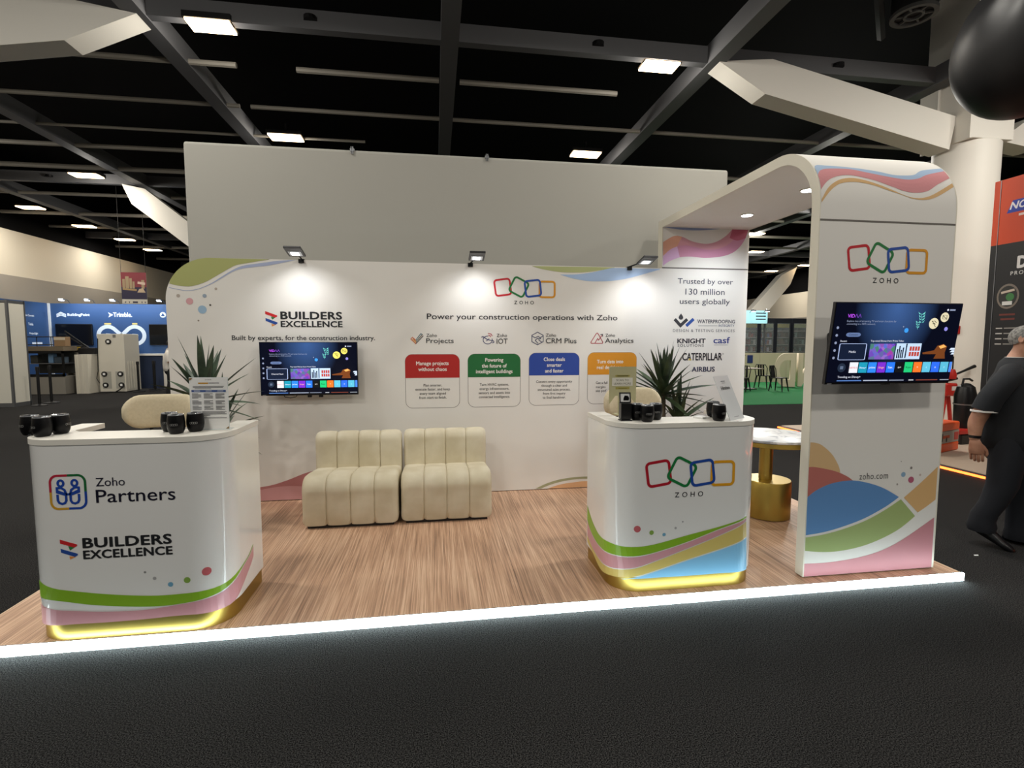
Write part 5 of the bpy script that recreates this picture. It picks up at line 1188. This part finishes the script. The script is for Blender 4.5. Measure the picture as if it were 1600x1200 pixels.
t = thing('survey_pole', 'dark twin pole boom slanting in front of the dark screen', 'pole', (-8.55, 15.6, 1.25))
for dz in (0, .12): MB().tube([(.1, 0, .02+dz*.2), (-.75, 0, .62+dz)], .025, black_metal, 8).build('pole', t, True)
MB().rbx(-.35, .15, -.1, .1, -.0, .2, .02, black_plastic).build('base', t)
# banner
t = thing('hanging_banner', 'hanging banner with a dusky city picture at the left', 'banner', (-6.05, 13.4, 0))
bx0, bx1, bz0, bz1 = -.32, .34, 2.86, 3.62
MB().bx(bx0, bx1, 0, .01, bz0-.13, bz1, mat('banner_cloth', 'c7c2b6', .8)).build('cloth', t)
def nf(u, v, o=.002): return (bx0+u*(bx1-bx0), -o, bz0+v*(bz1-bz0))
m = MB(); m.poly([(0, .45), (1, .45), (1, 1), (0, 1)], nf, ink('7a3038')); m.poly([(0, 0), (1, 0), (1, .45), (0, .45)], nf, ink('2c2740'), .002)
for x, w, h in ((.05, .1, .75), (.17, .14, .85), (.33, .1, .78), (.45, .08, .66), (.8, .12, .72)): m.poly([(x, .4), (x+w, .4), (x+w, h), (x, h)], nf, ink('9c8a6c'), .003)
m.poly([(.62, .25), (.95, .25), (.85, .42), (.7, .38)], nf, ink('b9a48a'), .003); m.stroke([(.65, .62), (.95, .58)], .09, nf, ink('c9b0a0'), o=.003); m.stroke([(.05, .38), (.6, .34)], .06, nf, ink('a5885c'), o=.003)
for q in (.1, .25, .75, .88): m.poly([(q, -.09), (q+.07, -.09), (q+.035, -.15)], nf, ink('2c2740'), .003)
m.stroke([(.42, -.11), (.62, -.11)], .06, nf, ink('2c2740'), o=.003); m.build('print', t)
for x in (bx0+.01, bx1-.01): MB().tube([(x, 0, bz1), (x, 0, 6.0)], .005, black_metal, 4).build('cord', t)
# partition
t = thing('partition', 'white shell-scheme partition with grey posts at the far left edge', 'partition', (-8.0, 11.61, 0))
pw_ = mat('partition_white', 'd8d5c8', .6)
MB().bx(-2.0, -.05, 0, .04, .1, 2.62, pw_).build('panel', t); MB().bx(-.045, -.005, .05, .55, .1, 2.62, pw_).build('side_panel', t)
MB().bx(-.05, 0, 0, .05, 0, 2.68, alu).build('post', t); MB().bx(-2, -.05, 0, .045, 0, .1, alu).bx(-.05, -.0, .05, .55, 0, .1, alu).bx(-2, -.05, 0, .045, 2.6, 2.67, alu).bx(-.05, -.0, .05, .55, 2.6, 2.67, alu).build('rail', t); MB().bx(-.05, 0, .52, .57, 0, 2.68, alu).build('post', t)
# barrier posts
def make_post(label, loc):
    t = thing('barrier_post', label, 'barrier post', loc, 0, 'black queue barrier posts')
    MB().lathe([(0, 0), (.17, 0), (.17, .015), (.05, .04), (.03, .05)], black_metal, n=28).build('base', t, True)
    MB().lathe([(.032, .04), (.032, .92)], black_metal, n=16).build('pole', t, True)
    MB().lathe([(.0, .9), (.042, .9), (.042, 1.0), (.0, 1.005)], black_plastic, n=16).build('cap', t, True)
    return t
bp = make_post('front barrier post of the pair beside the white partition', (-7.6, 11.85, 0))
for lab, loc in (('rear barrier post of the pair beside the white partition', (-7.72, 12.45, 0)), ('first barrier post right of the tall white machine', (-7.2, 15.55, 0)), ('second barrier post right of the tall white machine', (-7.15, 16.4, 0)), ('third barrier post right of the tall white machine', (-6.85, 15.85, 0)), ('fourth barrier post right of the tall white machine', (-6.75, 16.5, 0)), ('barrier post nearest the display wall edge', (-6.35, 16.1, 0))):
    dup(bp, loc, 0, lab)

# ------------------------------------------------------------------ seen through the arch: green cafe corner
struct(MB().bx(8.6, 20, 9.27, 17.2, 0, .008, mat('green_carpet', '1f7a44', .95, bump=(220, .5))).build('carpet_green'), 'green carpet of the seating corner through the arch')
lowm = mat('pale_timber', 'dccdb4', .6)
t = thing('low_wall', 'low pale panel wall behind the cafe seats', 'wall', (15.6, 16.3, 0))
for k in range(4): MB().bx(-2.4+k*1.2, -1.21+k*1.2, 0, .08, 0, 1.2, lowm).build('panel', t)
t = MB().bx(-.12, .12, -.01, 0, -.16, .16, ink('2c3a7c')).build('notice'); t.location = (15.15, 16.29, .95); tag(t, 'small blue notice on the low pale panel wall', 'notice')
def letter(ch, label, loc, rz):
    vs, fs, (x0, x1, y0, y1), ch_ = glyphs(ch, .02, 1)
    cu = bpy.data.curves.new('letter', 'FONT'); cu.body = ch; cu.offset = .03; cu.extrude = .12; cu.bevel_depth = .008
    o = bpy.data.objects.new('tmp', cu); COL.objects.link(o)
    me = bpy.data.meshes.new_from_object(o.evaluated_get(bpy.context.evaluated_depsgraph_get())); bpy.data.objects.remove(o)
    me.transform(Matrix.Translation((0, 0, .0)) @ Matrix.Rotation(PI/2, 4, 'X') @ Matrix.Diagonal((.95, 1.6, 1, 1)) @ Matrix.Translation((-(x0+x1)/2, -y0+.03, 0)))
    me.materials.clear(); me.materials.append(lowm)
    o = bpy.data.objects.new('giant_letter', me); COL.objects.link(o); o.location = loc; o.rotation_euler = (0, 0, rz); tag(o, label, 'letter sign', 'giant pale letters on the green carpet')
letter('D', 'giant pale letter with a round bowl, seen from behind', (15.02, 14.0, .008), PI-.55)
letter('N', 'giant pale letter with a diagonal, touching the arch post', (15.85, 13.9, .008), PI-.4)
def make_chair(label, loc, rz):
    t = thing('metal_chair', label, 'chair', loc, rz, 'black metal cafe chairs')
    MB().rbx(-.19, .19, -.19, .19, .43, .46, .01, mat('chair_seat', '3a352f', .6)).build('seat', t)
    for sx in (-1, 1):
        for sy in (-1, 1): MB().tube([(sx*.16, sy*.16, .44), (sx*.22, sy*.22, 0)], [.03, .016], black_metal, 8).build('leg', t, True)
    m = MB(); m.tube([(-.18, .17, .44), (-.21, .22, .72), (-.15, .25, .84), (.15, .25, .84), (.21, .22, .72), (.18, .17, .44)], .014, black_metal, 8); m.build('back_frame', t, True)
    for x in (-.08, 0, .08): MB().tube([(x, .18, .44), (x, .25, .84)], .03, black_metal, 6).build('back_slat', t, True)
    return t
chp = make_chair('black metal chair nearest on the green carpet', (13.75, 12.55, .008), .5)
for lab, loc, rz in (('black metal chair behind the nearest one, facing the tables', (14.0, 13.75, .008), 2.2), ('black metal chair half hidden by the wall edge', (12.5, 12.7, .008), -.9), ('black metal chair below the high table', (13.0, 14.6, .008), 1.2)):
    dup(chp, loc, rz, lab)
t = thing('cafe_table', 'low dark cafe table beside the chairs on green', 'table', (13.2, 13.5, .008))
MB().rbx(-.4, .4, -.4, .4, .7, .73, .01, mat('table_top_brown', '7a6a58', .5)).build('tabletop', t); MB().tube([(0, 0, .03), (0, 0, .7)], .035, black_metal, 10).bx(-.25, .25, -.25, .25, 0, .03, black_metal).build('base', t)
t = thing('high_table', 'high cafe table on curved black legs', 'table', (13.75, 15.2, .008))
MB().lathe([(0, 1.12), (.42, 1.12), (.42, 1.15), (0, 1.15)], MATS['table_top_brown'], n=32).build('tabletop', t, True)
for k in range(4): MB().tube([(.24*math.cos(k*PI/2+.3), .24*math.sin(k*PI/2+.3), 1.12), (.09*math.cos(k*PI/2+.3), .09*math.sin(k*PI/2+.3), .85), (.12*math.cos(k*PI/2+.3), .12*math.sin(k*PI/2+.3), .6), (.28*math.cos(k*PI/2+.3), .28*math.sin(k*PI/2+.3), 0)], .035, black_metal, 8).build('leg', t, True)
# vending cabinets
gl = mat('cabinet_glass', 'e8f0f2', .05, spec=.5, trans=.9)
def make_vend(label, x, hdr, goods, shelf_col):
    t = thing('glass_door_cabinet', label, 'cabinet', (x, 18.4, 0), 0, 'dark glass door cabinets through the arch')
    vf = mat('cabinet_navy', '1b1e28', .5)
    m = MB(); m.bx(-.395, -.31, 0, .6, 0, 2.5, vf).bx(.31, .395, 0, .6, 0, 2.5, vf).bx(-.395, .395, 0, .6, 2.5, 2.72, vf).bx(-.395, .395, 0, .6, 0, .3, vf).bx(-.31, .31, .55, .6, .3, 2.5, mat('cabinet_inside', '6a6c70', .6)); m.build('casing', t)
    MB().bx(-.30, .30, .03, .06, 2.3, 2.47, ink(hdr)).build('header', t)
    for z in (.5, .85, 1.2, 1.52, 1.84, 2.14): MB().bx(-.31, .31, .08, .5, z, z+.03, ink(shelf_col)).build('shelf', t)
    g = MB()
    for z in (.53, .88, 1.23, 1.55, 1.87):
        for k in range(5): g.bx(-.29+k*.12, -.19+k*.12, .10, .4, z, z+.17+.04*((k*7+int(z*10)) % 3), ink(goods[(k+int(z*10)) % len(goods)]))
    tag_ = g.build('stock', t); tag_['kind'] = 'stuff'
    area_light('cabinet_light', (0, .05, 2.45), (math.radians(-25), 0, 0), .5, .04, 16, (1, .98, .94), parent=t)
    MB().bx(-.31, .31, .0, .01, .3, 2.5, gl).build('door', t)
for x, lab, hdr, gs in ((16.55, 'glass cabinet with red stock nearest the wall column', 'c9a63c', ('7c1c24', '8c2a30', '3a2024', 'b8a8a8')), (17.35, 'glass cabinet with blue and red stock, second from the wall column', 'c9c29c', ('5a3438', '3a4a8c', '8a3a3c', 'b8b4c8')), (18.15, 'glass cabinet with brown stock beside the door frame', 'd0b850', ('6a4038', '7a5a48', '54302c', '3c3c44')), (18.98, 'glass cabinet with dark stock touching the arch post', 'd8d4a0', ('30383a', '4a5a5c', '20282c', '8a9a9c'))):
    make_vend(lab, x, hdr, gs, 'b0a0a0')
t = thing('lit_banner', 'pale cyan lit banner over the glass cabinets', 'banner', (15.75, 17.6, 2.55))
MB().bx(-.95, 1.0, -.03, .03, -.1, .45, mat('cyan_panel', '9fd4dc', .5, emit=.55)).build('panel', t)
m = MB()
for q in range(3): m.stroke([(.45, .34-q*.13), (.92, .34-q*.13)], .05, lambda u, v, o=.001: (u, -.03-o, v), ink('2a3a40'))
for sx in (-.9, .95): MB().bx(sx-.03, sx+.03, .03, .09, -2.55, .45, alu).build('post', t)
m.poly([(-.55, .2), (-.25, .2), (-.4, -.05)], lambda u, v, o=.001: (u, -.03-o, v), ink('5f7f88')); m.build('print', t)
for x, lab in ((15.2, 'bright spotlight over the left end of the cyan banner'), (15.9, 'bright spotlight over the middle of the cyan banner'), (16.55, 'bright spotlight over the right end of the cyan banner')):
    t = thing('booth_spotlight', lab, 'spotlight', (x, 17.3, 2.95), 0, 'spotlights over the cyan banner')
    MB().tube([(0, .265, -.05), (0, .1, .1), (0, 0, .08)], .012, alu, 6).build('arm', t); MB().rbx(-.08, .08, -.06, .06, .0, .06, .01, alu).bx(-.06, .06, -.05, .05, -.012, .001, MATS['booth_lamp_glow']).build('lamp_head', t)
